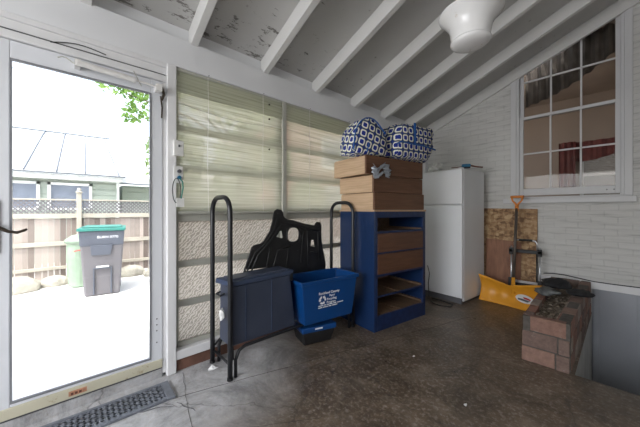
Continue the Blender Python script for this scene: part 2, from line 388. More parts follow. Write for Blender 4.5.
def tube(bm, pts, r, n=10, closed=False, cap=True):
    pts = [Vector(p) for p in pts]; m = len(pts); rings = []
    up = Vector((0, 0, 1)); prev = None
    for i, p in enumerate(pts):
        if closed: t = (pts[(i + 1) % m] - pts[i - 1]).normalized()
        else:
            t = (pts[min(i + 1, m - 1)] - pts[max(i - 1, 0)]).normalized()
        if prev is None:
            a = t.cross(up)
            if a.length < 1e-3: a = t.cross(Vector((1, 0, 0)))
            a.normalize()
        else:
            a = (prev - t * prev.dot(t)).normalized()
        prev = a; b2 = t.cross(a).normalized()
        rr = r[i] if isinstance(r, (list, tuple)) else r
        rings.append([bm.verts.new(p + (a * math.cos(2 * PI * k / n) + b2 * math.sin(2 * PI * k / n)) * rr) for k in range(n)])
    for i in range(m if closed else m - 1):
        A, B = rings[i], rings[(i + 1) % m]
        for k in range(n): bm.faces.new((A[k], A[(k + 1) % n], B[(k + 1) % n], B[k]))
    if not closed and cap:
        bm.faces.new(rings[0][::-1]); bm.faces.new(rings[-1])

def lathe(bm, prof, c=(0, 0, 0), n=40):
    rings = []
    for r, z in prof:
        rings.append([bm.verts.new((c[0] + r * math.cos(2 * PI * k / n), c[1] + r * math.sin(2 * PI * k / n), c[2] + z)) for k in range(n)])
    for A, B in zip(rings, rings[1:]):
        for k in range(n): bm.faces.new((A[k], A[(k + 1) % n], B[(k + 1) % n], B[k]))
    bm.faces.new(rings[0][::-1]); bm.faces.new(rings[-1])

def ico(bm, c, r, s=(1, 1, 1), sub=2, jit=0.0):
    q = bmesh.ops.create_icosphere(bm, subdivisions=sub, radius=r)
    for v in q['verts']:
        k = 1 + random.uniform(-jit, jit)
        v.co = Vector((v.co.x * s[0] * k + c[0], v.co.y * s[1] * k + c[1], v.co.z * s[2] * k + c[2]))

def obj(name, bm, m, parent=None, bevel=0.0, smooth=False, kind=None, seg=2):
    bmesh.ops.recalc_face_normals(bm, faces=bm.faces)
    me = bpy.data.meshes.new(name); bm.to_mesh(me); bm.free()
    o = bpy.data.objects.new(name, me); COL.objects.link(o)
    me.materials.append(m)
    if smooth:
        for p in me.polygons: p.use_smooth = True
    if bevel:
        b = o.modifiers.new('bevel', 'BEVEL'); b.width = bevel; b.segments = seg; b.limit_method = 'ANGLE'
    if parent is not None: o.parent = parent
    if kind: o['kind'] = kind
    return o

def thing(name, label, cat, loc=(0, 0, 0), rz=0, group=None, kind=None):
    o = bpy.data.objects.new(name, None); COL.objects.link(o); o.empty_display_size = 0.1
    o.location = loc; o.rotation_euler = (0, 0, rz)
    tag(o, label, cat, group, kind); return o

def tag(o, label=None, cat=None, group=None, kind=None):
    if label: o['label'] = label
    if cat: o['category'] = cat
    if group: o['group'] = group
    if kind: o['kind'] = kind
    return o

def struct(name, bm, m, **k): return obj(name, bm, m, kind='structure', **k)
def sempty(name, loc=(0, 0, 0)):
    o = bpy.data.objects.new(name, None); COL.objects.link(o); o.location = loc; o['kind'] = 'structure'; return o

def origin_to(o, c):
    """move a mesh object's origin to c without moving the mesh"""
    c = Vector(c); o.data.transform(Matrix.Translation(-c)); o.location = c

def text(body, size, m, name, parent, loc, rot, ext=0.001, align='LEFT', shear=0):
    cu = bpy.data.curves.new(name, 'FONT'); cu.body = body; cu.size = size; cu.extrude = ext; cu.align_x = align; cu.shear = shear
    t = bpy.data.objects.new(name + '_tmp', cu); COL.objects.link(t)
    dg = bpy.context.evaluated_depsgraph_get(); me = bpy.data.meshes.new_from_object(t.evaluated_get(dg))
    bpy.data.objects.remove(t, do_unlink=True)
    o = bpy.data.objects.new(name, me); COL.objects.link(o); me.materials.clear(); me.materials.append(m)
    o.parent = parent; o.location = loc; o.rotation_euler = rot; return o

def sheet_with_holes(name, loops, thick, m, parent, matrix, bevel=0.004):
    cu = bpy.data.curves.new(name, 'CURVE'); cu.dimensions = '2D'; cu.fill_mode = 'BOTH'; cu.extrude = thick / 2; cu.bevel_depth = bevel; cu.bevel_resolution = 1
    for lp in loops:
        s = cu.splines.new('POLY'); s.points.add(len(lp) - 1); s.use_cyclic_u = True
        for i, (x, y) in enumerate(lp): s.points[i].co = (x, y, 0, 1)
    t = bpy.data.objects.new(name + '_tmp', cu); COL.objects.link(t)
    dg = bpy.context.evaluated_depsgraph_get(); me = bpy.data.meshes.new_from_object(t.evaluated_get(dg))
    bpy.data.objects.remove(t, do_unlink=True)
    me.transform(matrix)
    o = bpy.data.objects.new(name, me); COL.objects.link(o); me.materials.clear(); me.materials.append(m)
    if parent is not None: o.parent = parent
    return o

def arc(cx, cy, r, a0, a1, n=8): return [(cx + r * math.cos(a0 + (a1 - a0) * i / n), cy + r * math.sin(a0 + (a1 - a0) * i / n)) for i in range(n + 1)]

ZR = lambda x: 2.36 + SLOPE * (x + 2.13)          # underside of the rafters
WX = -2.13                                        # face of the yard-side (left) wall
BY = 4.37                                         # face of the back wall
EX = 1.75; SY = -2.3

# ------------------------------------------------------------------ room shell
bm = BM(); box(bm, -2.30, EX, SY - .1, 2.62, -.14, 0); box(bm, -2.30, -.215, 2.62, BY + .1, -.14, 0)
fl = struct('floor', bm, M['floor'])
bm = BM()                                         # slab joints and long cracks in the floor, a shallow dark filler
for a, c, w in (((-1.90, .30), (-1.55, 1.60), .004), ((-1.55, 1.60), (-1.1, 3.2), .003), ((-1.72, .10), (-1.12, 1.05), .003), ((-2.1, .62), (-1.3, .45), .003)):
    p = [Vector((a[0] + (c[0] - a[0]) * i / 14 + random.uniform(-.006, .006), a[1] + (c[1] - a[1]) * i / 14 + random.uniform(-.006, .006), .0015)) for i in range(15)]
    tube(bm, p, w * .3, 4)
struct('trim_1', bm, M['mortar'])
bm = BM()
p = [(-1.93 + .009 * math.sin(i * 1.3) + i * .013, .17 + i * .028, .001) for i in range(12)]
tube(bm, p, [.001 + .003 * math.sin(PI * i / 11) for i in range(12)], 5)
p = [(-1.80 + .03 * i, .50 + i * .012 + .006 * math.sin(i * 2), .001) for i in range(6)]
tube(bm, p, [.001 + .002 * math.sin(PI * i / 5) for i in range(6)], 5)
tag(obj('floor_crack', bm, M['gasket']), kind='structure')

# back wall, with the opening for the window
HZ = lambda x: ZR(x) + .15
wx0, wx1, wz0 = -.90, .02, 1.30
bm = BM()
prism(bm, [(-2.30, -.14), (-.215, -.14), (-.215, .27), (wx0, .27), (wx0, HZ(wx0)), (-2.30, HZ(-2.30))], 'y', BY, BY + .12)
prism(bm, [(wx0, .27), (wx1, .27), (wx1, wz0), (wx0, wz0)], 'y', BY, BY + .12)
prism(bm, [(wx1, .27), (EX, .27), (EX, HZ(EX)), (wx1, HZ(wx1))], 'y', BY, BY + .12)
struct('wall_back', bm, M['wallbrick'])
bm = BM(); box(bm, -.70, EX, BY - .018, BY + .02, .268, .345); struct('trim_2', bm, M['trim'], bevel=.004)
bm = BM(); box(bm, -.215, EX, BY + .02, BY + .10, -1.6, .27); struct('wall_lower', bm, M['well'])
bm = BM(); box(bm, -.205, -.155, BY - .005, BY + .03, -1.6, .266); box(bm, .12, .124, BY + .014, BY + .03, -1.6, .266); struct('trim_3', bm, M['well'], bevel=.004)
bm = BM(); box(bm, -.30, -.215, 2.55, BY + .02, -1.6, -.14); box(bm, -.30, -.215, 2.63, BY, -.14, -.005); struct('wall_stairwell_side', bm, M['wellc'])
bm = BM(); box(bm, -.215, EX, 2.52, 2.62, -1.6, -.14); struct('wall_stairwell_front', bm, M['wellc'])
bm = BM(); box(bm, -.3, EX + .1, 2.52, BY + .1, -1.7, -1.6); struct('floor_stairwell', bm, M['wellc'])
# right (house) wall, south wall with a big opening
bm = BM(); box(bm, EX, EX + .12, SY - .1, BY + .12, -1.7, HZ(EX) + .1); struct('wall_right', bm, M['wallpl'])
bm = BM()
prism(bm, [(-2.30, -.14), (EX, -.14), (EX, .85), (-2.30, .85)], 'y', SY - .1, SY)
prism(bm, [(-2.30, 2.25), (EX, 2.25), (EX, HZ(EX)), (-2.30, HZ(-2.3))], 'y', SY - .1, SY)
for x in (-2.25, -.95, .35, EX - .08): box(bm, x, x + .08, SY - .09, SY - .01, .85, 2.25)
struct('wall_front', bm, M['wallpl'])

# roof boards and rafters
bm = BM(); prism(bm, [(-2.75, ZR(-2.75) + .14), (EX + .1, ZR(EX + .1) + .14), (EX + .1, ZR(EX + .1) + .19), (-2.75, ZR(-2.75) + .19)], 'y', SY - .5, BY + .12)
struct('ceiling', bm, M['ceil'])
ti = 4
for k in range(-4, 6):
    y1 = .738 + .61 * k; y0 = y1 - .052
    bm = BM(); prism(bm, [(-2.24, ZR(-2.24)), (EX, ZR(EX)), (EX, ZR(EX) + .14), (-2.24, ZR(-2.24) + .14)], 'y', y0, y1)
    o = struct('trim_%d' % ti, bm, M['rafter'], bevel=.003); ti += 1
bm = BM(); prism(bm, [(-2.13, ZR(-2.13) - .015), (EX, ZR(EX) - .015), (EX, ZR(EX) + .14), (-2.13, ZR(-2.13) + .14)], 'y', BY - .04, BY)
struct('trim_%d' % ti, bm, M['rafter'], bevel=.003); ti += 1
# small conduit line across the roof boards
bm = BM(); tube(bm, [(-1.05, 1.45, ZR(-1.05) + .134), (-.72, 1.75, ZR(-.72) + .134)], .004, 6); struct('trim_%d' % ti, bm, M['cord']); ti += 1

# yard-side wall: header beam, posts, curb
bm = BM(); box(bm, WX - .11, WX, SY, BY, 2.165, 2.375); box(bm, WX - .11, WX - .05, SY, BY, 2.375, 2.49)
struct('trim_%d' % ti, bm, M['beam'], bevel=.004); ti += 1
bm = BM(); box(bm, WX - .11, WX, SY, .590, 2.135, 2.166); box(bm, WX - .10, WX - .008, -.33, .590, 2.085, 2.135); box(bm, WX - .10, WX - .003, -.33, .56, 2.035, 2.078)
struct('trim_%d' % ti, bm, M['trim'], bevel=.004); ti += 1
bm = BM(); box(bm, WX - .012, WX - .006, -.33, .52, 2.079, 2.0845); struct('trim_%d' % ti, bm, M['gasket']); ti += 1   # dark slot between the two boards
bm = BM(); box(bm, WX - .10, WX + .006, .530, .590, 0, 2.165); struct('trim_%d' % ti, bm, M['trim'], bevel=.005); ti += 1
bm = BM(); box(bm, WX - .10, WX - .02, .506, .530, 0.02, 2.04); struct('trim_%d' % ti, bm, M['trim'], bevel=.003); ti += 1
bm = BM(); box(bm, WX - .10, WX + .006, -.41, -.285, 0, 2.165); struct('trim_%d' % ti, bm, M['trim'], bevel=.005); ti += 1
bm = BM(); box(bm, WX - .10, WX - .005, 1.507, 1.549, .15, 2.165); struct('trim_%d' % ti, bm, M['mullion'], bevel=.003); ti += 1
bm = BM(); box(bm, WX - .10, WX, 2.87, 2.93, .15, 2.165); struct('trim_%d' % ti, bm, M['trim'], bevel=.004); ti += 1
bm = BM(); box(bm, WX - .10, WX, 4.27, 4.37, .0, 2.165); struct('trim_%d' % ti, bm, M['trim'], bevel=.004); ti += 1
bm = BM(); box(bm, WX - .14, WX - .02, .590, BY, -.14, .085); box(bm, WX - .14, WX - .02, SY, -.41, -.14, .085); struct('wall_left', bm, M['curb'], bevel=.006)
bm = BM(); box(bm, WX - .11, WX, .590, BY, .085, .15); box(bm, WX - .11, WX, SY, -.41, .085, .15); struct('baseboard_left', bm, M['trim'], bevel=.005)

# threshold (yellowed saddle under the door)
bm = BM(); box(bm, WX - .14, WX - .015, -.285, .506, -.12, .058); struct('trim_%d' % ti, bm, M['floor'], bevel=.004); ti += 1
bm = BM(); box(bm, WX - .13, WX - .018, -.285, .506, .058, .070); struct('trim_%d' % ti, bm, M['gasket']); ti += 1

# storm door --------------------------------------------------
DX = WX - .012
d = sempty('door_1', (DX, 0, 0))
bm = BM(); box(bm, -.035, 0, -.285, -.20, .07, 2.03); box(bm, -.035, 0, .436, .505, .07, 2.03)
box(bm, -.035, 0, -.20, .436, 1.937, 2.03); obj('door_frame', bm, M['alu'], d, bevel=.004)
bm = BM(); box(bm, -.035, .002, -.20, .436, .128, .145); obj('kick_rail', bm, M['alu'], d, bevel=.004)
bm = BM(); box(bm, -.033, .006, -.284, .504, .070, .128); obj('bottom_sweep', bm, M['yellowed'], d, bevel=.004)
bm = BM()
for a in ((-.20, -.192, .145, 1.937), (.428, .436, .145, 1.937)): box(bm, -.012, .004, *a)
box(bm, -.012, .004, -.192, .428, .145, .155); box(bm, -.012, .004, -.192, .428, 1.927, 1.937); obj('glazing_bead', bm, M['bead'], d)
bm = BM(); box(bm, -.022, -.017, -.192, .428, .155, 1.927); obj('door_glass', bm, M['glass'], d)
bm = BM(); box(bm, 0, .008, -.275, -.235, .93, 1.20); hplate = obj('handle_plate', bm, M['bronze'], d, bevel=.003)
bm = BM(); tube(bm, [(.004, -.253, 1.07), (.045, -.253, 1.07), (.052, -.245, 1.07), (.054, -.225, 1.058), (.054, -.20, 1.042), (.054, -.17, 1.035), (.054, -.145, 1.045), (.054, -.135, 1.052)], [.010, .010, .010, .009, .008, .0075, .007, .005], 10)
obj('door_handle', bm, M['bronze'], d, smooth=True)
bm = BM(); tube(bm, [(.055, .06, 1.985), (.055, .34, 1.972)], .017, 14); tube(bm, [(.055, .34, 1.972), (.055, .47, 1.967)], .006, 8)
box(bm, 0, .06, .05, .075, 1.965, 2.005); box(bm, -.005, .06, .455, .49, 1.945, 1.99); obj('door_closer', bm, M['closer'], d, smooth=False)
bm = BM(); tube(bm, [(.04, -.02 + i * .018, 1.99 + .012 * math.sin(i * 1.1)) for i in range(8)], .003, 6); tube(bm, [(.05, .33 + .006 * i, 2.03 - .012 * i) for i in range(8)], .003, 6); obj('closer_chain', bm, M['mullion'], d)
bm = BM()
for z in (.25, .33, .37, .41): ico(bm, (.002, .47, z), .005, sub=1)
obj('screw', bm, M['gasket'], d)
bm = BM(); box(bm, .006, .008, .025, .105, .085, .112); st = obj('sticker', bm, plain('faded_sticker', (0.50, 0.25, 0.15), .6, 0, .3, 60), d)
for q in range(3):
    bm = BM(); box(bm, .008, .009, .034 + q * .018, .046 + q * .018, .090, .103); obj('sticker_mark', bm, M['brownh'], d)
# rusty door spring and jamb hinge
bm = BM(); tube(bm, [(0, .493, 1.93), (.01, .50, 1.85), (.008, .498, 1.78)], .005, 6); tube(bm, [(.01, .498, 1.99), (.02, .51, 1.94), (.012, .495, 1.90)], .009, 6); obj('hinge', bm, M['bronze'], d)

# wire tacked over the head
bm = BM(); tube(bm, [(WX - .002, -.05 + i * .035, 2.075 + .020 * math.sin(i * .5) + .004 * i) for i in range(8)], .0025, 6)
tag(obj('loose_wire', bm, M['cord']), 'short loose grey wire curling over the board above the glass door', 'wire')

# multi-pane (jalousie) windows behind the blinds
def jalousie(name, y0, y1, zs, low):
    w = sempty(name, (WX - .07, 0, 0))
    bm = BM(); box(bm, -.03, .02, y0, y0 + .03, .15, 2.165); box(bm, -.03, .02, y1 - .03, y1, .15, 2.165)
    box(bm, -.03, .02, y0, y1, 2.12, 2.165); box(bm, -.03, .02, y0, y1, .15, .185); obj('window_frame', bm, M['mullion'], w, bevel=.003)
    bm = BM(); box(bm, -.03, .035, y0, y1, 1.065, 1.155); obj('transom', bm, M['mullion'], w, bevel=.004)
    for z in zs:
        bm = BM(); box(bm, -.012, .014, y0 + .03, y1 - .03, z - .024, z + .024); obj('pane_bar', bm, M['mullion'], w, bevel=.003)
    lv = sorted(zs + [.185, 1.065, 1.155, 2.12])
    for a, c in zip(lv, lv[1:]):
        if abs(a - 1.065) < .01: continue
        bm = BM(); box(bm, -.004, 0, y0 + .03, y1 - .03, a, c)
        obj('window_pane', bm, M['obscure'] if c < 1.1 else (M['obscure2'] if name != 'window_3' else M['glass']), w)
    return w
jalousie('window_1', .590, 1.507, [.462, .752, 1.46, 1.75], True)
jalousie('window_2', 1.549, 2.87, [.462, .752, 1.46, 1.75], True)
jalousie('window_3', 2.93, 4.27, [.462, .752, 1.46, 1.75], True)
jalousie('window_4', SY + .02, -.41, [.462, .752, 1.46, 1.75], True)

# reed blinds
def blind(y0, y1, label, cords, z0=1.13):
    t = thing('roll_up_blind', label, 'blind', (WX - .018, y0, z0), 0, 'reed blinds hung from the beam')
    L = y1 - y0; H = 2.163 - z0
    bm = BM(); n = 50; g = []
    for i in range(n + 1):
        z = H * i / n; g.append([bm.verts.new((.003 * math.sin(z * 9 + j), L * j / 10, z)) for j in range(11)])
    for i in range(n):
        for j in range(10): bm.faces.new((g[i][j], g[i][j + 1], g[i + 1][j + 1], g[i + 1][j]))
    obj('reed_sheet', bm, M['blind'], t, smooth=True)
    bm = BM(); box(bm, .007, .0095, .002, L - .002, H - .17, H - .018); obj('reed_valance', bm, M['blind'], t)
    bm = BM(); box(bm, -.010, .012, 0, L, H - .020, H); obj('headrail', bm, M['mullion'], t, bevel=.002)
    bm = BM(); tube(bm, [(.006, 0.01, .0), (.006, L - .01, .0)], .012, 8); obj('bottom_roll', bm, M['mullion'], t)
    for cy in cords:
        bm = BM(); tube(bm, [(.014, cy + .003 * math.sin(i), H - i * H / 8) for i in range(9)], .0018, 5); c = obj('pull_cord', bm, M['tag'], t)
        bm = BM(); tube(bm, [(0.002, cy, H - .004), (.022, cy + .006, H + .012)], .003, 6); obj('cord_hook', bm, M['gasket'], c)
    bm = BM(); tube(bm, [(.010, .012 + (L - .03) * i / 10, H * .76 - .035 * math.sin(PI * i / 10)) for i in range(11)], .0022, 5); obj('sagging_string', bm, M['mullion'], t)
    return t
b1 = blind(.593, 1.500, 'pale green reed blind beside the glass door, drawn down over the first window', (.22, .70))
for z in (-.07, -.20, -.47):
    bm = BM(); ico(bm, (.022, .76, 1.03 + z), .009, sub=1); obj('cord_bead', bm, M['bronze'], b1)
blind(1.552, 2.865, 'pale reed blind on the second window, behind the stacked drawers', (.28, .88))

# switch box, hooks, keys on the door post
t = thing('switch_box', 'white electrical switch box screwed to the post right of the glass door', 'switch', (WX + .006, .60, 1.53))
bm = BM(); box(bm, 0, .03, -.035, .028, 0, .105); obj('cover', bm, M['tag'], t, bevel=.003)
bm = BM(); box(bm, .03, .036, -.008, .004, .06, .075); obj('toggle', bm, M['greyc'], t)
t = thing('key_hook', 'small board with two dark knobs below the switch box on the post', 'hook', (WX + .006, .60, 1.36))
bm = BM(); box(bm, 0, .008, -.03, .03, -.02, .10); obj('board', bm, M['tag'], t, bevel=.002)
for z in (.062, .018):
    bm = BM(); tube(bm, [(.006, 0, z), (.035, 0, z)], [.010, .013], 10); obj('knob', bm, M['gasket'] if z > .05 else M['teal'], t)
t = thing('key_ring', 'big wire loop and green lanyard with white tag hanging from the lower knob', 'keys', (WX + .04, .60, 1.37))
bm = BM(); tube(bm, [(0, -.02 + .026 * math.cos(a), -.085 + .085 * math.sin(a)) for a in [2 * PI * i / 22 for i in range(22)]], .003, 6, closed=True); obj('wire_loop', bm, M['cord'], t)
bm = BM(); tube(bm, [(0, .0, 0), (.002, .018, -.02), (.002, .022, -.06), (.002, .014, -.11), (.002, .008, -.14)], .005, 6); obj('lanyard', bm, M['lanyard'], t)
bm = BM(); box(bm, -.003, .004, -.022, .030, -.20, -.135); obj('tag', bm, M['tag'], t, bevel=.006)

# ------------------------------------------------------------------ window in the back wall
w = sempty('window_5', (0, BY, 0))
bm = BM()                                          # outer casing
prism(bm, [(-.985, 1.31), (-.925, 1.31), (-.925, ZR(-.925)), (-.985, ZR(-.985))], 'y', -.022, .02)
prism(bm, [(.03, 1.31), (.09, 1.31), (.09, ZR(.09)), (.03, ZR(.03))], 'y', -.022, .02); obj('casing', bm, M['wtrim'], w, bevel=.003)
bm = BM()
prism(bm, [(-.925, 1.29), (-.895, 1.29), (-.895, ZR(-.895)), (-.925, ZR(-.925))], 'y', -.012, .08)
prism(bm, [(.005, 1.29), (.03, 1.29), (.03, ZR(.03)), (.005, ZR(.005))], 'y', -.012, .08); obj('jamb', bm, M['wtrim'], w, bevel=.002)
bm = BM(); box(bm, -1.065, .118, -.05, .06, 1.235, 1.30); box(bm, -.985, .09, -.012, .06, 1.30, 1.318); obj('window_sill', bm, M['wtrim'], w, bevel=.005)
def sash(name, z0, z1, yy, cols, rows, bot, top, st):
    bm = BM()
    for a, c in ((-.895, -.895 + st), (.005 - st, .005)):
        prism(bm, [(a, z0), (c, z0), (c, min(z1, ZR(c) + .02)), (a, min(z1, ZR(a) + .02))], 'y', yy, yy + .035)
    box(bm, -.895 + st, .005 - st, yy, yy + .035, z0, z0 + bot)
    if top: box(bm, -.895 + st, .005 - st, yy, yy + .035, z1 - top, z1)
    s = obj(name, bm, M['wtrim'], w, bevel=.003)
    x0 = -.895 + st; x1 = .005 - st
    for i in range(1, cols):
        x = x0 + (x1 - x0) * i / cols
        bm = BM(); box(bm, x - .009, x + .009, yy + .004, yy + .03, z0 + bot, min(z1 - top, ZR(x) + .02)); obj('muntin', bm, M['wtrim'], s, bevel=.002)
    for z in rows:
        bm = BM(); xa = x0
        if z > ZR(x0): xa = x0 + (z - ZR(x0)) / SLOPE
        box(bm, xa, x1, yy + .004, yy + .03, z - .009, z + .009); obj('muntin', bm, M['wtrim'], s, bevel=.002)
    bm = BM(); prism(bm, [(x0, z0 + bot), (x1, z0 + bot), (x1, min(z1, ZR(x1) + .03)), (x0, min(z1, ZR(x0) + .03))], 'y', yy + .014, yy + .018); obj('window_pane', bm, M['wglass'], s)
sash('lower_sash', 1.335, 2.35, .012, 3, [1.87], .085, .035, .042)
sash('upper_sash', 2.315, 3.30, .052, 3, [2.81], .03, 0, .040)
bm = BM()
for x in (-.10, -.045): tube(bm, [(x, .008, 1.375), (x, .016, 1.375)], .007, 8)
obj('sash_hole', bm, M['gasket'], w)

# the room seen through that window
bm = BM(); box(bm, -2.4, 2.6, 7.2, 7.3, 0, 1.35); box(bm, -2.4, -.50, 7.2, 7.3, 1.35, 4); box(bm, .53, 2.6, 7.2, 7.3, 1.35, 4); box(bm, -.50, .53, 7.2, 7.3, 2.25, 4)
struct('wall_far_room', bm, M['room'])
bm = BM(); box(bm, -2.5, -2.4, 4.5, 7.3, 0, 4); struct('wall_far_room_left', bm, M['room'])
bm = BM(); box(bm, 2.6, 2.7, 4.5, 7.3, 0, 4); struct('wall_far_room_right', bm, M['room'])
bm = BM(); box(bm, -2.5, 2.7, 4.5, 7.3, 3.3, 3.4); struct('ceiling_far_room', bm, M['room'])
bm = BM(); box(bm, -2.5, 2.7, 4.5, 7.3, .2, .3); struct('floor_far_room', bm, M['room'])
wf = sempty('window_6', (-.22, 7.2, 0))
bm = BM(); box(bm, -.30, -.25, -.03, .02, 1.33, 2.27); box(bm, .72, .77, -.03, .02, 1.33, 2.27); box(bm, -.3, .77, -.03, .02, 2.22, 2.27); box(bm, -.3, .77, -.05, .02, 1.32, 1.37); box(bm, -.25, .72, -.02, .02, 1.78, 1.82); box(bm, .22, .25, -.02, .02, 1.37, 2.22)
obj('window_frame', bm, M['winwhite'], wf)
bm = BM(); box(bm, -.25, .72, .03, .034, 1.37, 2.22); obj('window_pane', bm, M['obscure3'], wf)

def folds(bm, x0, x1, y, z0, z1, amp, n, zf0=None, zf1=None):
    V0 = []; V1 = []
    for i in range(n + 1):
        s = i / n; x = x0 + (x1 - x0) * s; yy = y + amp * math.sin(i * 1.35)
        V0.append(bm.verts.new((x, yy, z0 if zf0 is None else zf0(s)))); V1.append(bm.verts.new((x, yy, z1)))
    for i in range(n): bm.faces.new((V0[i], V0[i + 1], V1[i + 1], V1[i]))
bm = BM(); folds(bm, -.88, .0, BY + .26, 2.5, 3.29, .03, 40, lambda s: 2.55 + .1 * s + .35 * s * s)
o = obj('window_drape', bm, M['roomdark']); tag(o, 'dark gathered drape hanging inside the top of the tall window', 'curtain')
sm = o.modifiers.new('thick', 'SOLIDIFY'); sm.thickness = .006
bm = BM(); folds(bm, -.70, .75, 7.08, 1.95, 2.42, .03, 40, lambda s: 2.10 - .05 * math.sin(s * 9))
o = obj('window_valance', bm, M['maroon']); tag(o, 'maroon valance over the bright far window seen through the tall window', 'curtain')
sm = o.modifiers.new('thick', 'SOLIDIFY'); sm.thickness = .006
bm = BM(); folds(bm, -.80, -.56, 6.96, 1.50, 2.42, .03, 12)
o = obj('side_curtain', bm, M['maroon']); tag(o, 'narrow maroon curtain left of the far window seen through the tall window', 'curtain')
sm = o.modifiers.new('thick', 'SOLIDIFY'); sm.thickness = .006

# cable along the back wall
bm = BM()
pts = [(-.64, BY - .04, .375), (-.55, BY - .03, .385), (-.45, BY - .03, .385), (-.33, BY - .03, .37), (-.2, BY - .025, .352), (-.05, BY - .025, .35), (.1, BY - .025, .352), (.4, BY - .025, .36), (.9, BY - .025, .36), (1.6, BY - .025, .36)]
tube(bm, pts, .006, 6); tag(obj('wall_cable', bm, M['cord'], smooth=True), 'thin dark cable running along the painted back wall above its bottom trim board', 'cable')

# ------------------------------------------------------------------ ceiling lamp
LX, LY, LZ = -.617, 1.815, 2.15
t = thing('ceiling_lamp', 'frosted white glass bell lamp hanging from the rafters', 'lamp', (LX, LY, LZ))
bm = BM(); lathe(bm, [(.001, -.012), (.05, -.010), (.085, -.004), (.102, .006), (.110, .016), (.110, .024), (.102, .028), (.104, .034), (.110, .07), (.118, .11), (.14, .145), (.163, .170), (.176, .182), (.178, .190), (.165, .192), (.10, .215), (.055, .225)], n=56)
obj('lamp_shade', bm, M['lamp'], t, smooth=True)
top = ZR(LX) + .14 - LZ
bm = BM(); lathe(bm, [(.062, .205), (.062, .25), (.045, .27), (.014, .285), (.014, top - .03), (.06, top - .022), (.066, top + .01)], n=28); obj('lamp_holder', bm, M['canopy'], t, smooth=True)

# ------------------------------------------------------------------ refrigerator
t = thing('refrigerator', 'white top-freezer refrigerator against the painted brick wall', 'refrigerator', (-1.298, 3.535, 0), math.radians(-5))
W = .60; D = .60; HF = 1.655
bm = BM(); box(bm, -W, 0, .055, D + .03, .03, HF); obj('cabinet_body', bm, M['fridge'], t, bevel=.008)
for nm, a, c in (('freezer_door', 1.222, HF - .004), ('fridge_door', .075, 1.208)):
    bm = BM(); box(bm, -W, 0, 0, .048, a, c); dd = obj(nm, bm, M['fridge'], t, bevel=.012, seg=3)
    bm = BM(); box(bm, -W + .01, -.01, .046, .056, a + .005, c - .005); obj('gasket', bm, M['gasket'], dd)
    bm = BM()
    zz = (a + .02, a + .22) if nm == 'freezer_door' else (c - .38, c - .03)
    box(bm, -W + .02, -W + .045, -.035, -.02, zz[0], zz[1]); box(bm, -W + .02, -W + .045, -.022, .002, zz[0], zz[0] + .03); box(bm, -W + .02, -W + .045, -.022, .002, zz[1] - .03, zz[1]); obj('handle', bm, M['fridge'], dd, bevel=.005)
bm = BM(); box(bm, -W + .02, -.02, .03, D, .0, .07); obj('toe_grille', bm, M['gasket'], t)
bm = BM(); box(bm, -.05, 0.0, .0, .06, HF - .002, HF + .012); obj('hinge_cap', bm, M['fridge'], t, bevel=.004)
bm = BM(); tube(bm, [(-1.62, 3.40, .008), (-1.55, 3.33, .008), (-1.46, 3.31, .008), (-1.36, 3.36, .008), (-1.37, 3.45, .008), (-1.50, 3.50, .008), (-1.66, 3.52, .008)], .006, 6)
tube(bm, [(-1.70, 3.52, .006), (-1.70, 3.50, .2), (-1.68, 3.49, .33), (-1.72, 3.52, .42)], .005, 6)
tag(obj('power_cord', bm, M['cord'], smooth=True), 'dark power cord curled on the floor at the refrigerator foot', 'cord')
# brush on the refrigerator
t = thing('scrub_brush', 'blue and brown handled brush lying on top of the white refrigerator', 'brush', (-1.30, 3.66, HF + .012), math.radians(25))
bm = BM(); box(bm, -.045, .055, -.035, .035, .012, .05); obj('brush_head', bm, M['teal'], t, bevel=.012)
bm = BM(); tube(bm, [(.04, 0, .035), (.12, .03, .016), (.19, .05, .008)], [.012, .009, .010], 8); tube(bm, [(-.04, 0, .02), (-.16, -.02, .010)], .006, 6); obj('brush_handle', bm, M['brownh'], t, smooth=True)
bm = BM(); box(bm, -.05, .05, -.03, .03, 0, .013); obj('bristles', bm, M['cloth'], t)
# white crumpled thing on the refrigerator's rear left corner
bm = BM(); ico(bm, (0, 0, .055), .07, (1.1, .8, .9), 2, .2); ico(bm, (-.09, .02, .03), .045, (1, .9, .7), 2, .25)
o = obj('crumpled_bag', bm, M['tag'], smooth=False); o.location = (-1.68, 3.72, HF + .025); tag(o, 'crumpled white bag at the left side of the refrigerator top', 'bag')

# ------------------------------------------------------------------ blue dresser
t = thing('blue_dresser', 'tall blue painted dresser with three empty drawer openings', 'dresser', (-1.562, 2.136, 0), math.radians(-7.66))
L, DP, HT = .797, .50, 1.135
bm = BM(); box(bm, -DP, 0, 0, .02, .0, HT); obj('side_panel', bm, M['blue'], t, bevel=.002)
bm = BM(); box(bm, -DP, 0, L - .02, L, .0, HT); obj('side_panel', bm, M['blue'], t, bevel=.002)
bm = BM(); box(bm, -DP - .005, .006, -.006, L + .006, HT, HT + .016); obj('worktop', bm, M['drawerside'], t, bevel=.002)
bm = BM(); box(bm, -DP, -DP + .01, .02, L - .02, 0, HT); obj('back_panel', bm, M['carcass'], t)
bm = BM()
OP = [(1.075, .945), (.925, .742), (.730, .535), (.515, .330), (.318, .142)]
rails = [(HT, 1.075), (.945, .925), (.742, .730), (.535, .515), (.330, .318), (.142, .0)]
for a, c in rails: box(bm, -.02, 0, .02, L - .02, c, a)
box(bm, -.021, .001, .018, .045, 0, HT); box(bm, -.021, .001, L - .045, L - .018, 0, HT)
obj('face_frame', bm, M['bluein'], t, bevel=.0015)
bm = BM()
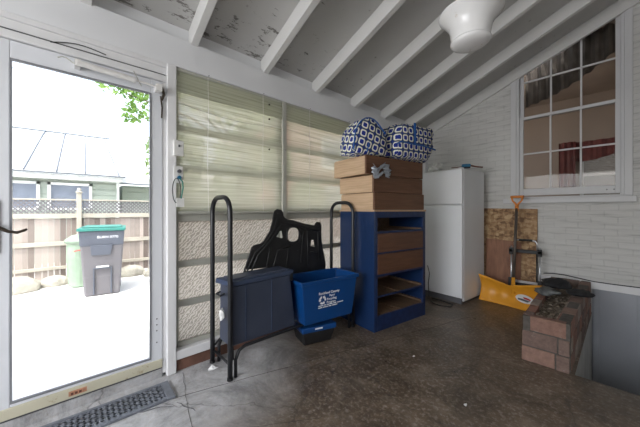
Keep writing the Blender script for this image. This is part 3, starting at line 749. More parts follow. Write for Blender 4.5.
for z in (.935, .736, .525, .324, .148):
    box(bm, -DP + .01, -.02, .02, L - .02, z - .009, z - .003)
    box(bm, -DP + .01, -.02, .36, .40, z - .001, z + .008)
    box(bm, -DP + .01, -.02, .02, .05, z, z + .02); box(bm, -DP + .01, -.02, L - .05, L - .02, z, z + .02)
obj('drawer_runner', bm, M['carcass'], t)
for (a, c) in OP[1:3]:
    bm = BM(); box(bm, -.016, .004, .048, L - .048, c + .002, a - .002); box(bm, -DP + .04, -.016, .06, .07, c + .02, a - .02); box(bm, -DP + .04, -.016, L - .07, L - .06, c + .02, a - .02); obj('drawer', bm, M['drawer'], t, bevel=.002)

# three removed drawers stacked on the dresser
def drawer(label, y0, z, rz, x=0.0, L=.775, Hh=.163):
    t = thing('wooden_box', label, 'drawer', (-1.545 + x, y0, z), math.radians(rz), 'empty drawers stacked on the blue dresser')
    bm = BM(); box(bm, -.02, 0, 0, L, 0, Hh); obj('front_board', bm, M['ldrawer'], t, bevel=.003)
    for a, c in ((0, .014), (L - .014, L)):
        bm = BM(); box(bm, -.46, -.02, a, c, .0, Hh - .003); obj('side_board', bm, M['drawerside'], t, bevel=.002)
    bm = BM(); box(bm, -.472, -.46, 0, L, .0, Hh - .01); obj('back_board', bm, M['drawerside'], t)
    bm = BM(); box(bm, -.46, -.02, .014, L - .014, .006, .014); obj('bottom_board', bm, M['drawerside'], t)
    return t
drawer('loose wooden drawer lying directly on the blue dresser top, lowest of three', 2.115, 1.152, -7, .00)
drawer('loose wooden drawer in the middle of the stack of three on the dresser', 2.105, 1.317, -6, .0)
drawer('topmost loose wooden drawer, just under the patterned bags, with a torn tag', 2.02, 1.482, -8, -.02, .84, .172)

# thin grey plastic snagged on the drawers
bm = BM(); g = []
for i in range(9):
    row = []
    for j in range(9):
        a = i / 8; c = j / 8
        row.append(bm.verts.new((.03 + .02 * math.sin(3 * i + j * 2) + random.uniform(-.008, .008), .24 * a * (1 - .1 * c), -.10 * c - .03 * math.sin(a * 7) + random.uniform(-.01, .01))))
    g.append(row)
for i in range(8):
    for j in range(8):
        if (i in (3, 4)) and (j in (3, 4, 5)): continue
        bm.faces.new((g[i][j], g[i + 1][j], g[i + 1][j + 1], g[i][j + 1]))
o = obj('plastic_wrap', bm, M['plasticbag'], smooth=True); o.location = (-1.535, 2.04, 1.56); o.rotation_euler = (0, 0, math.radians(-7))
s_ = o.modifiers.new('thick', 'SOLIDIFY'); s_.thickness = .003
tag(o, 'torn grey plastic wrap snagged on the front of the stacked drawers', 'plastic')

# two patterned fabric bags on the drawers
def uvbox(me, s=1.0):
    """unwrap a soft bag by its local y,z position"""
    uv = me.uv_layers.new(name='uv')
    for p in me.polygons:
        n = p.normal
        for li in p.loop_indices:
            c = me.vertices[me.loops[li].vertex_index].co
            if abs(n.x) >= max(abs(n.y), abs(n.z)): q = (c.y, c.z)
            elif abs(n.y) >= abs(n.z): q = (c.x, c.z)
            else: q = (c.y, c.x)
            uv.data[li].uv = (q[0] * s, q[1] * s)
M['bagA'] = bag_mat(12.5, (0, 0, .25)); M['bagB'] = bag_mat(12.5, (0, 0, -.03))
def soft(poly, x0, x1, puff, m, name, parent, seg=10, wob=.008):
    """a stuffed fabric body: outline in (y,z), pillowed along x"""
    bm = BM(); n = len(poly)
    cy = sum(p[0] for p in poly) / n; cz = sum(p[1] for p in poly) / n
    rings = []
    for k in range(seg + 1):
        s = k / seg; x = x0 + (x1 - x0) * s
        e = 1 - puff * (abs(2 * s - 1) ** 3.0)
        rings.append([bm.verts.new((x + random.uniform(-wob, wob) * .5, cy + (p[0] - cy) * e + random.uniform(-wob, wob), cz + (p[1] - cz) * e + random.uniform(-wob, wob))) for p in poly])
    for A, B in zip(rings, rings[1:]):
        for i in range(n): bm.faces.new((A[i], A[(i + 1) % n], B[(i + 1) % n], B[i]))
    for R, bx in ((rings[0], x0 - .015), (rings[-1], x1 + .015)):
        c = bm.verts.new((bx, cy, cz))
        mid = [bm.verts.new((bx * .7 + v.co.x * .3, cy + (v.co.y - cy) * .55 + random.uniform(-wob, wob), cz + (v.co.z - cz) * .55)) for v in R]
        for i in range(n):
            bm.faces.new((R[i], R[(i + 1) % n], mid[(i + 1) % n], mid[i])); bm.faces.new((mid[i], mid[(i + 1) % n], c))
    o = obj(name, bm, m, parent, smooth=True); uvbox(o.data); return o
def dense(poly, k=4):
    out = []
    for i, p in enumerate(poly):
        q = poly[(i + 1) % len(poly)]
        for j in range(k): out.append((p[0] + (q[0] - p[0]) * j / k, p[1] + (q[1] - p[1]) * j / k))
    return out
t = thing('patterned_bag', 'round-topped navy and white geometric fabric bag at the left end of the top drawer', 'bag', (-1.62, 1.90, 1.655), math.radians(-14), 'geometric fabric bags on the stacked drawers')
domeA = [(-.02, .0)] + [(.165 - .185 * math.cos(PI * i / 12), .02 + .32 * math.sin(PI * i / 12) ** .8) for i in range(0, 9)] + [(.36, .21), (.40, .12), (.42, 0)]
soft(dense(domeA, 3), -.20, .03, .10, M['bagA'], 'bag_body', t)
bm = BM(); tube(bm, [(.035, y * .97 + .004, z * .97 + .004) for y, z in dense(domeA[1:-2], 2)[:-1]], .0055, 6); obj('piping', bm, M['piping'], t)
bm = BM(); tube(bm, [(.036, .13 + .03 * math.sin(i * .3), .02 + i * .034) for i in range(9)], .0055, 6); obj('side_seam', bm, M['piping'], t)
t = thing('patterned_bag', 'boxy navy and white geometric fabric bag nearest the refrigerator, slumped over the drawer end', 'bag', (-1.50, 2.36, 1.655), math.radians(-8), 'geometric fabric bags on the stacked drawers')
boxB = [(-.02, .02), (-.03, .12), (.0, .24), (.05, .335), (.16, .37), (.30, .375), (.44, .375), (.61, .385), (.63, .30), (.62, .18), (.56, .06), (.50, .0), (.28, -.0), (.1, .0)]
soft(dense(boxB, 3), -.24, .05, .12, M['bagB'], 'bag_body', t)
bm = BM(); tube(bm, [(.062, -.02, .13), (.066, .05, .155), (.07, .2, .15), (.07, .35, .155), (.07, .5, .15), (.065, .60, .14)], .007, 6); obj('piping', bm, M['piping'], t)
bm = BM(); box(bm, .055, .066, .24, .27, .15, .37); obj('strap', bm, M['piping'], t, bevel=.002)

# ------------------------------------------------------------------ firewood rack with bins
t = thing('firewood_rack', 'black tubular firewood rack with tall hoop ends along the window wall', 'rack', (-1.94, 1.47, 0))
y0, y1 = -.64, .63; xa, xb = -.15, .15; RR = .105
def hoop(y, H):
    pts = [(xa, y, 0.0), (xa, y, .3), (xa, y, H - RR - .02)] + [(xa + RR - RR * math.cos(a), y, H - RR + RR * math.sin(a)) for a in [PI / 2 * i / 6 for i in range(7)]]
    pts += [(xb - RR + RR * math.sin(a), y, H - RR + RR * math.cos(a)) for a in [PI / 2 * i / 6 for i in range(7)]] + [(xb, y, .3), (xb, y, 0)]
    return pts
for y, H in ((y0, 1.24), (y1, 1.225)):
    bm = BM(); tube(bm, hoop(y, H), .017, 12); h = obj('end_hoop', bm, M['black'], t, smooth=True)
    for x in (xa, xb):
        bm = BM(); tube(bm, [(x, y, 0.0), (x, y, .018)], .020, 10); obj('foot_cap', bm, M['blackpl'], h)
    bm = BM(); tube(bm, [(xa, y + .01, .09), (xb, y + .01, .09)], .009, 8); tube(bm, [(xa, y + .02, .13), (xa + .05, y + .04, .19), (0, y + .05, .205), (xb - .05, y + .04, .19), (xb, y + .02, .13)], .008, 8); obj('cross_brace', bm, M['black'], h, smooth=True)
for x in (xa, xb):
    bm = BM(); tube(bm, [(x * .93, y0 + .045, .0), (x * .93, y0 + .045, .12), (x * .93, y0 + .07, .175), (x * .93, y0 + .12, .195), (x * .93, y1 - .12, .195), (x * .93, y1 - .07, .175), (x * .93, y1 - .045, .12), (x * .93, y1 - .045, 0)], .012, 10); obj('side_rail', bm, M['black'], t, smooth=True)

# navy storage tote
t = thing('storage_tote', 'dark navy storage tote with lid tipped on the left end of the black rack', 'tote', (-1.808, .838, .209))
bm = BM(); hexa(bm, [(-.18, .0, .0), (-.0, .0, .0), (-.0, .565, -.005), (-.18, .565, -.005)], [(-.18, .005, .415), (0, .005, .415), (0, .51, .425), (-.18, .51, .425)])
obj('tote_body', bm, M['navy'], t, bevel=.014, seg=3)
bm = BM()
bm.free()
for y in (.115, .33):
    bm = BM(); box(bm, -.012, .004, y, y + .007, .02, .41); obj('rib', bm, M['navylid'], t, bevel=.002)
bm = BM(); hexa(bm, [(-.188, -.03, .415), (.012, .0, .415), (.012, .53, .425), (-.188, .53, .425)], [(-.188, -.02, .448), (.010, .005, .448), (.010, .535, .458), (-.188, .535, .458)]); obj('tote_lid', bm, M['navylid'], t, bevel=.006)
bm = BM(); hexa(bm, [(-.165, .02, .445), (-.02, .02, .445), (-.02, .51, .455), (-.165, .51, .455)], [(-.16, .025, .460), (-.025, .025, .460), (-.025, .505, .468), (-.16, .505, .468)]); obj('lid_panel', bm, M['navy'], t, bevel=.004)
bm = BM(); tube(bm, [(-.13, -.012, .36), (-.13, -.04, .35), (-.06, -.04, .35), (-.06, -.012, .36)], .007, 8); obj('handle', bm, M['black'], t)
bm = BM(); box(bm, .0, .012, .505, .53, .37, .435); obj('latch', bm, M['black'], t, bevel=.003)
bm = BM(); ico(bm, (-.06, -.03, .22), .035, (.5, .5, 1.2), 2, .3); o = obj('white_rag', bm, M['tag'], None); o.location = (-1.81, .838, .209); tag(o, 'small white scrap of plastic caught behind the tote and the rack post', 'plastic')

# blue recycling bin
t = thing('recycling_bin', 'open bright blue recycling bin with white printing, on the black rack', 'recycling bin', (-1.715, 1.395, .209), math.radians(-8))
TW, TL, BW_, BL = .31, .585, .26, .50
H = .36; off = (TL - BL) / 2; dx = (TW - BW_) / 2
def shell(bm, outer_b, outer_t, wt):
    (bx0, bx1, by0, by1, zb), (tx0, tx1, ty0, ty1, zt) = outer_b, outer_t
    def ring(x0, x1, y0, y1, z): return [bm.verts.new(p) for p in ((x0, y0, z), (x1, y0, z), (x1, y1, z), (x0, y1, z))]
    A = ring(bx0, bx1, by0, by1, zb); B = ring(tx0, tx1, ty0, ty1, zt)
    C = ring(tx0 + wt, tx1 - wt, ty0 + wt, ty1 - wt, zt); D_ = ring(bx0 + wt, bx1 - wt, by0 + wt, by1 - wt, zb + wt)
    bm.faces.new(A[::-1]); bm.faces.new(D_)
    for P_, Q in ((A, B), (B, C), (C, D_)):
        for i in range(4): bm.faces.new((P_[i], P_[(i + 1) % 4], Q[(i + 1) % 4], Q[i]))
bm = BM(); shell(bm, (-dx - BW_, -dx, off, off + BL, 0), (-TW, 0, 0, TL, H), .006); obj('bin_body', bm, M['bin'], t, bevel=.008, seg=3)
bm = BM()
for a in ((-TW - .014, .014, -.014, 0), (-TW - .014, .014, TL, TL + .014), (-TW - .014, -TW, -.01, TL + .01), (0, .014, -.01, TL + .01)): box(bm, *a, H - .028, H + .002)
obj('rolled_rim', bm, M['bin'], t, bevel=.005, seg=3)
ang = math.atan2(dx, H)
def on_face(y, z, e=.0025): return (-dx + dx * z / H + e, y, z)
rot = (PI / 2 + 0, 0, PI / 2)
R_ = Matrix.Rotation(ang, 4, 'Y') @ Matrix.Rotation(PI / 2, 4, 'Z') @ Matrix.Rotation(PI / 2, 4, 'X')
er = R_.to_euler()
text('Rockland County', .031, M['white'], 'printed_text', t, on_face(.165, .232), er)
text('Paper', .026, M['white'], 'printed_text', t, on_face(.275, .205), er)
text('Recycling', .028, M['white'], 'printed_text', t, on_face(.250, .176), er)
text('Program', .028, M['white'], 'printed_text', t, on_face(.250, .148), er)
for v0, wids in ((.010, (.05, .022, .06, .03, .07)), (-.006, (.04, .05, .03, .055))):
    bm = BM(); u_ = 0
    for w_ in wids: box(bm, u_, u_ + w_, v0, v0 + .007, 0, .0015); u_ += w_ + .008
    o = obj('fine_print', bm, M['white'], t); o.location = on_face(.165, .125); o.rotation_euler = er
bm = BM()                                          # three chasing arrows
for k in range(3):
    a0 = PI / 2 + k * 2 * PI / 3 + .25
    prism(bm, arc(0, 0, .036, a0, a0 + 1.25, 6) + arc(0, 0, .020, a0 + 1.25, a0, 6), 'z', 0, .0015)
    a1 = a0 + 1.25
    prism(bm, [(.043 * math.cos(a1), .043 * math.sin(a1)), (.013 * math.cos(a1), .013 * math.sin(a1)), (.030 * math.cos(a1 + .5), .030 * math.sin(a1 + .5))], 'z', 0, .0015)
o = obj('recycling_symbol', bm, M['white'], t); o.location = on_face(.205, .185); o.rotation_euler = er
# black tub with blue lid on the floor below
t = thing('floor_tub', 'low black tub with a blue lid on the floor under the rack', 'tub', (-1.80, 1.46, 0), math.radians(-16))
bm = BM(); hexa(bm, [(-.22, .03, 0), (-.02, .03, 0), (-.02, .29, 0), (-.22, .29, 0)], [(-.24, .01, .115), (0, .01, .115), (0, .32, .115), (-.24, .32, .115)]); obj('tub_body', bm, M['blackpl'], t, bevel=.012)
bm = BM(); box(bm, -.25, .010, .0, .33, .112, .160); obj('tub_lid', bm, M['bin'], t, bevel=.01)
bm = BM(); box(bm, .009, .012, .12, .19, .134, .146); obj('white_label', bm, M['white'], t)

# black engine splash shield
t = thing('splash_shield', 'black moulded plastic car splash shield leaning upright behind the totes', 'car part', (-2.03, 0.01, 0))
out = [(1.02, .60), (1.04, .646), (1.078, .745), (1.10, .80), (1.115, .845), (1.135, .86), (1.196, .867), (1.23, .89), (1.289, .97), (1.31, 1.04), (1.325, 1.11), (1.335, 1.14), (1.36, 1.155), (1.40, 1.148), (1.42, 1.125), (1.425, 1.095), (1.444, 1.075), (1.48, 1.062), (1.521, 1.055), (1.66, 1.02), (1.797, .995), (1.81, 1.02), (1.83, 1.03), (1.867, 1.026), (1.885, 1.0), (1.88, .93), (1.885, .85), (1.895, .781), (1.92, .70), (1.94, .62), (1.94, .212), (1.02, .212)]
oval = [(1.537 + .068 * math.copysign(abs(math.cos(a)) ** .75, math.cos(a)), .925 + .068 * math.copysign(abs(math.sin(a)) ** .8, math.sin(a))) for a in [2 * PI * i / 20 for i in range(20)]]
h1 = [(1.345, .915), (1.385, .968), (1.41, .972), (1.42, .935), (1.423, .905), (1.41, .897)]
h2 = [(1.737, .80), (1.75, .865), (1.79, .862), (1.80, .80), (1.798, .782)]
dots_ = [[(cy + .007 * math.cos(a), cz + .007 * math.sin(a)) for a in [2 * PI * i / 8 for i in range(8)]] for cy, cz in ((1.133, .832), (1.055, .668), (1.368, 1.12), (1.855, 1.0), (1.835, .92), (1.585, .775), (1.59, .745))]
mt = Matrix(((0, 0, 1, 0), (1, 0, 0, 0), (0, 1, 0, 0), (0, 0, 0, 1)))
sheet_with_holes('shield_panel', [out, oval, h1, h2] + dots_, .004, M['blackpl'], t, mt)
bm = BM(); prism(bm, [(1.022, .215), (1.938, .215), (1.938, .625), (1.91, .66), (1.05, .66), (1.022, .62)], 'x', -.0055, .0055); obj('lower_apron', bm, M['blackpl'], t)
bm = BM()
def rib(pts, r=.006, dx=.008): tube(bm, [(dx, a, c) for a, c in pts], r, 6)
rib([(1.07, .66), (1.14, .80), (1.24, .87), (1.33, .99), (1.36, 1.08)]); rib([(1.10, .64), (1.17, .78), (1.30, .90), (1.40, 1.03), (1.55, 1.02), (1.70, .975), (1.85, .94)], .008)
rib([(1.30, .62), (1.33, .70), (1.36, .80), (1.50, .82)]); rib([(1.45, .64), (1.48, .80)]); rib([(1.62, .66), (1.64, .90), (1.66, .97)]); rib([(1.70, .62), (1.705, .78), (1.70, .95)]); rib([(1.85, .66), (1.84, .80), (1.83, .93)])
rib([(1.24, .62), (1.27, .76), (1.29, .84)]); rib([(1.74, .75), (1.83, .74)])
rib([(1.537 + .085 * math.cos(a), .925 + .085 * math.sin(a)) for a in [2 * PI * i / 16 for i in range(17)]], .006)
obj('stiffening_rib', bm, M['blackpl'], t, smooth=True)

# ------------------------------------------------------------------ boards, cart and shovel by the back wall
t = thing('particle_board', 'orange-brown strand board sheet leaning on the painted brick wall', 'board', (-1.30, BY - .075, 0))
bm = BM(); prism(bm, [(0, 0), (.60, 0), (.60, 1.165), (.0, 1.175)], 'y', 0, .014); o = obj('board_sheet', bm, M['osb'], t, bevel=.001)
o.rotation_euler = (math.radians(-2.3), 0, 0)
bm = BM(); prism(bm, [(0, 0), (.40, 0), (.40, .74), (0, .76)], 'y', 0, .012); o = obj('plywood_offcut', bm, M['ply']); o.location = (-1.26, BY - .11, 0); o.rotation_euler = (math.radians(-2.3), 0, 0); tag(o, 'reddish plywood offcut standing in front of the strand board sheet', 'board')

t = thing('luggage_cart', 'folding luggage cart of black plastic and aluminium bars, behind the snow shovel', 'hand cart', (-.93, 4.13, 0))
for x in (0.0, .285):
    bm = BM(); tube(bm, [(x, 0, .05), (x, .015, .70)], .010, 10); obj('outer_rail', bm, M['steel'], t, smooth=True)
    bm = BM(); tube(bm, [(x + (.028 if x < .1 else -.028), -.005, .08), (x + (.028 if x < .1 else -.028), .005, .66)], .008, 10); obj('inner_rail', bm, M['black'], t, smooth=True)
    bm = BM(); tube(bm, [(x - .018, -.02, .05), (x + .018, -.02, .05)], .05, 18); obj('wheel', bm, M['blackpl'], t)
bm = BM(); box(bm, -.02, .305, -.02, .025, .625, .665); box(bm, -.02, .02, -.02, .025, .60, .68); box(bm, .265, .305, -.02, .025, .60, .68); obj('upper_bracket', bm, M['blackpl'], t, bevel=.004)
bm = BM(); box(bm, -.02, .305, -.025, .02, .215, .255); box(bm, -.025, .02, -.03, .02, .20, .31); box(bm, .265, .31, -.03, .02, .20, .31); obj('lower_bracket', bm, M['blackpl'], t, bevel=.004)
bm = BM(); box(bm, .02, .27, -.03, -.005, .262, .290); obj('silver_crossbar', bm, M['steel'], t, bevel=.002)
bm = BM(); tube(bm, [(.03, .01, .67), (.03, .012, .75), (.045, .012, .775), (.07, .012, .78), (.21, .012, .78), (.24, .012, .775), (.257, .012, .75), (.257, .01, .67)], .008, 10); hd = obj('pull_handle', bm, M['steel'], t, smooth=True)
bm = BM(); tube(bm, [(.08, .012, .782), (.215, .012, .782)], .014, 10); obj('grip', bm, M['blackpl'], hd)
bm = BM(); box(bm, .0, .285, -.045, -.028, .03, .16); obj('folded_footplate', bm, M['blackpl'], t, bevel=.004)

t = thing('snow_shovel', 'wide yellow snow shovel with orange grip standing on its blade', 'shovel', (-.905, 3.875, 0), math.radians(-11))
bm = BM(); nx = 28; nz = 10; g = []; 
for i in range(nx + 1):
    s = i / nx; x = -.335 + .67 * s; row = []
    for j in range(nz + 1):
        u = j / nz
        topz = .31 - .025 * math.sin(PI * s) + .02 * math.cos(PI * 2 * s) - .012 * math.exp(-((s - .5) / .06) ** 2)
        z = u * topz
        y = .02 + .075 * math.sin(PI * u * .9) - .09 * (2 * s - 1) ** 2 * .35 - .02 * u + .005 * math.sin(s * PI * 10) * math.sin(PI * u) 
        xx = x * (1 + .02 * u)
        row.append(bm.verts.new((xx, y, z + .002)))
    g.append(row)
for i in range(nx):
    for j in range(nz): bm.faces.new((g[i][j], g[i + 1][j], g[i + 1][j + 1], g[i][j + 1]))
o = obj('blade', bm, M['yellow'], t, smooth=True); s_ = o.modifiers.new('thick', 'SOLIDIFY'); s_.thickness = .005
bm = BM(); tube(bm, [(.02, .075, .15), (.018, .085, .22), (.015, .10, .34)], [.03, .024, .019], 12); obj('socket', bm, M['yellow'], t, smooth=True)
bm = BM(); tube(bm, [(.015, .10, .30), (.0, .22, 1.20)], .0155, 12); obj('shaft', bm, M['shaft'], t, smooth=True)
bm = BM(); yb = .222
tube(bm, [(.03, yb - .003, 1.13), (.03, yb, 1.20)], [.018, .021], 12)
tube(bm, [(.03, yb, 1.195), (.012, yb + .004, 1.23), (-.020, yb + .006, 1.265), (-.030, yb + .008, 1.315)], [.014, .011, .010, .012], 10)
tube(bm, [(.03, yb, 1.195), (.048, yb + .004, 1.23), (.080, yb + .006, 1.265), (.090, yb + .008, 1.315)], [.014, .011, .010, .012], 10)
tube(bm, [(-.038, yb + .008, 1.312), (.098, yb + .008, 1.312)], .016, 12); bmesh.ops.translate(bm, verts=bm.verts, vec=(-.03, 0, 0)); obj('d_grip', bm, M['orange'], t, smooth=True)
# oval sticker on the blade
bm = BM(); prism(bm, [(.088 * math.cos(2 * PI * i / 26), .050 * math.sin(2 * PI * i / 26)) for i in range(26)], 'y', 0, .0015); o = obj('blade_sticker', bm, M['tag'], t); o.location = (.165, -.004 + .018, .135); o.rotation_euler = (math.radians(8), math.radians(4), math.radians(4))
st = o
bm = BM(); prism(bm, [(-.062, -.022), (.03, -.030), (.058, -.010), (-.02, -.002), (-.065, -.004)], 'y', -.002, 0); obj('sticker_swoosh', bm, M['gasket'], st)
bm = BM(); prism(bm, [(-.005, .002), (.055, -.004), (.06, .010), (.02, .022), (-.015, .020)], 'y', -.002, 0)
M['red'] = plain('sticker_red', (0.45, 0.03, 0.03), .5); obj('sticker_flash', bm, M['red'], st)

# ------------------------------------------------------------------ brick planter by the stairwell
t = thing('brick_planter', 'low brick-walled planter box filled with litter beside the stairwell', 'planter', (-.36, 2.60, 0))
def brickrow(bm, p0, p1, z, h, th, side, first=.0, L=.205, gap=.009):
    """bricks laid on edge from p0 to p1 (2D), thickness th to the given side"""
    a = Vector((p0[0], p0[1], 0)); b = Vector((p1[0], p1[1], 0)); dr = (b - a); tot = dr.length; dr.normalize(); nn = Vector((-dr.y, dr.x, 0)) * side
    s = 0; ln = first if first else L
    while s < tot - .03:
        e = min(s + ln, tot); q0 = a + dr * s; q1 = a + dr * (e - gap); zz = z + random.uniform(-.002, .002)
        o_ = random.uniform(-.003, .003)
        A = [q0 + nn * o_, q1 + nn * o_, q1 + nn * (th + o_), q0 + nn * (th + o_)]
        hexa(bm, [(v.x, v.y, zz) for v in A], [(v.x, v.y, zz + h - gap) for v in A])
        s = e; ln = L
HB = .118
FL, FR, BR, BL2 = (-.155, 0), (.128, 0), (.140, 1.745), (-.21, 1.745)
bm = BM()
for c in range(3):
    z = .0 + c * HB
    if c == 2: brickrow(bm, (-.105, .004), (.137, .004), z, HB, .058, 1, .215)
    elif c == 1: brickrow(bm, FL, FR, z, HB, .058, 1, .215)
    else: brickrow(bm, (FL[0] - .002, -.005), FR, z, HB, .058, 1, .0)
    brickrow(bm, (FR[0], .062), BR, z, HB, .085, 1, .11 if c % 2 else .0)
    brickrow(bm, (FL[0], .062 if c < 2 else .03), BL2, z, HB, .060, -1, .0 if c % 2 else .11)
    brickrow(bm, (-.15, 1.68), (.06, 1.68), z, HB, .058, 1, .0)
obj('brick_course', bm, M['brick'], t, bevel=.004)
bm = BM()
prism(bm, [(FL[0] + .006, .006), (FR[0] - .006, .006), (FR[0] - .006, .05), (FL[0] + .006, .05)], 'z', 0, .34)
prism(bm, [(FR[0] - .008, .01), (BR[0] - .008, 1.74), (BR[0] - .075, 1.74), (FR[0] - .075, .01)], 'z', 0, .345)
prism(bm, [(FL[0] + .006, .01), (BL2[0] + .006, 1.74), (BL2[0] + .055, 1.74), (FL[0] + .055, .01)], 'z', 0, .34)
obj('mortar_bed', bm, M['mortar'], t)
bm = BM(); nn_ = 14; g = []
for i in range(nn_ + 1):
    yy = .055 + 1.63 * i / nn_; g.append([bm.verts.new((-.12 - .05 * i / nn_ + (.20 + .05 * i / nn_) * j / 6, yy, .27 + random.uniform(-.02, .03))) for j in range(7)])
for i in range(nn_):
    for j in range(6): bm.faces.new((g[i][j], g[i][j + 1], g[i + 1][j + 1], g[i + 1][j]))
obj('soil', bm, M['debris'], t)
bm = BM()
for i in range(260):
    c = Vector((random.uniform(-.11, .055), random.uniform(.07, 1.0), random.uniform(.29, .33))); a = Vector((random.uniform(-1, 1), random.uniform(-1, 1), random.uniform(-.3, .3))).normalized() * random.uniform(.008, .025); b_ = a.cross(Vector((random.uniform(-.4, .4), random.uniform(-.4, .4), 1))).normalized() * random.uniform(.006, .015)
    bm.faces.new([bm.verts.new(c + a), bm.verts.new(c + b_), bm.verts.new(c - a), bm.verts.new(c - b_)])
o = obj('leaf_litter', bm, M['leaves_dry'], t); o['kind'] = 'stuff'

def crumple(name, c, s, m, label, cat, jit=.16, sub=3, rz=0):
    bm = BM(); ico(bm, (0, 0, 0), 1, (1, 1, 1), sub, 0)
    from mathutils import noise
    for v in bm.verts:
        k = 1 + jit * 2 * noise.noise(v.co * 1.6 + Vector(c) * 5) + jit * noise.noise(v.co * 4.5)
        v.co = Vector((v.co.x * s[0] * k, v.co.y * s[1] * k, max(v.co.z * k, -.55) * s[2]))
    o = obj(name, bm, m, smooth=True); o.location = c; o.rotation_euler = (0, 0, rz); return tag(o, label, cat)
crumple('black_rag', (-.45, 3.78, .385), (.12, .16, .05), M['cloth'], 'crumpled black cloth heaped at the back of the brick planter', 'cloth', .22)
crumple('rubber_flap', (-.255, 3.56, .372), (.085, .13, .028), M['cloth'], 'flat black rubbery scrap on the right edge of the brick planter', 'scrap', .2)
crumple('work_glove', (-.47, 3.40, .372), (.085, .13, .030), M['greyc'], 'crumpled grey work glove on the brick planter in front of the black cloth', 'glove', .3)

# ------------------------------------------------------------------ door mat, scraps
t = thing('door_mat', 'dark perforated rubber mat lying before the glass door', 'mat', (-2.075, -.36, 0), math.radians(-1.5))
ML, MW = .875, .205
bm = BM()
for a in ((0, MW, 0, .02), (0, MW, ML - .045, ML), (0, .022, .02, ML - .045), (MW - .022, MW, .02, ML - .045)): box(bm, *a, .001, .014)
obj('mat_border', bm, M['rubber'], t, bevel=.002)
bm = BM(); rows = 4; cols = 16; px_ = (MW - .044) / rows; py_ = (ML - .065) / cols
for i in range(rows):
    for j in range(cols):
        x0 = .022 + i * px_; yy = .02 + j * py_
        for (a, c) in (((x0, yy), (x0 + px_ / 2, yy + py_ / 2)), ((x0 + px_ / 2, yy + py_ / 2), (x0 + px_, yy + py_)), ((x0 + px_, yy), (x0 + px_ / 2, yy + py_ / 2)), ((x0 + px_ / 2, yy + py_ / 2), (x0, yy + py_))):
            v = Vector((c[0] - a[0], c[1] - a[1], 0)); nn2 = Vector((-v.y, v.x, 0)).normalized() * .0065
            A = [Vector((a[0], a[1], 0)) + nn2, Vector((a[0], a[1], 0)) - nn2, Vector((c[0], c[1], 0)) - nn2, Vector((c[0], c[1], 0)) + nn2]
            hexa(bm, [(q.x, q.y, .001) for q in A], [(q.x, q.y, .011) for q in A])
obj('mat_lattice', bm, M['rubber'], t)
bm = BM(); vs = [bm.verts.new(p) for p in ((-.03, -.02, .002), (.0, -.03, .004), (.035, -.015, .018), (.01, .005, .004), (.03, .03, .022), (-.01, .03, .003), (-.035, .012, .02))]
c = bm.verts.new((0, 0, .002))
for i in range(7): bm.faces.new((vs[i], vs[(i + 1) % 7], c))
o = obj('paper_scrap', bm, M['paper']); o.location = (-1.99, .79, .001); s_ = o.modifiers.new('thick', 'SOLIDIFY'); s_.thickness = .001
tag(o, 'small torn white paper scrap on the floor left of the rack', 'paper')
for i, (x, y, lab) in enumerate(((-1.10, 2.02, 'tiny pale chip lying in the middle of the open brown floor'), (-.62, 1.74, 'tiny pale chip on the brown floor in front of the planter'))):
    bm = BM(); ico(bm, (0, 0, .004), .009, (1, 1.6, .45), 1, .3); o = obj('debris_chip', bm, M['paper']); o.location = (x, y, 0); tag(o, lab, 'debris', 'pale chips on the floor')

# ------------------------------------------------------------------ outside
GZ = -.15
bm = BM(); box(bm, -30, -2.31, -20, 25, GZ - .1, GZ); struct('ground', bm, M['patio'])
FX = -6.9
t = thing('wooden_fence', 'weathered board fence with lattice top across the yard', 'fence', (FX, 0, GZ))
bm = BM(); yy = -4.0
while yy < 7:
    w_ = random.uniform(.065, .09); hh = 1.155 - random.uniform(0, .01); box(bm, 0 + random.uniform(0, .012), .02, yy, yy + w_, .06, hh); yy += w_ + random.uniform(.001, .006)
obj('fence_boards', bm, M['fence'], t)
for z0, z1 in ((1.155, 1.235), (.66, .735), (.235, .29)):
    bm = BM(); box(bm, .02, .06, -4, 7, z0, z1); obj('rail', bm, M['fencerail'], t, bevel=.004)
bm = BM(); box(bm, .0, .055, -4, 7, 1.475, 1.50); obj('top_cap', bm, M['fencerail'], t)
bm = BM(); k = -4.3
while k < 7:
    for sgn in (1, -1):
        a = Vector((.012 + .01 * sgn, k, 1.235)) if sgn > 0 else Vector((.012 + .01 * sgn, k + .24, 1.235)); c = a + Vector((0, .24 * sgn, .24))
        v = (c - a).normalized(); q = Vector((0, -v.z, v.y)) * .010
        P4 = [a + q, a - q, c - q, c + q]; hexa(bm, [tuple(p) for p in P4], [(p.x + .008, p.y, p.z) for p in P4])
    k += .066
obj('lattice_panel', bm, M['lattice'], t)
for y in (-1.62, .226, 2.07, 3.9, 5.7):
    bm = BM(); box(bm, .02, .09, y - .035, y + .035, 0, 1.62); p_ = obj('fence_post', bm, M['fencerail'], t, bevel=.006)
    bm = BM(); lathe(bm, [(.05, 1.62), (.055, 1.635), (.03, 1.65), (.035, 1.68), (.02, 1.70), (.004, 1.71)], (.065, y, 0), 14); obj('post_finial', bm, M['fencerail'], p_)

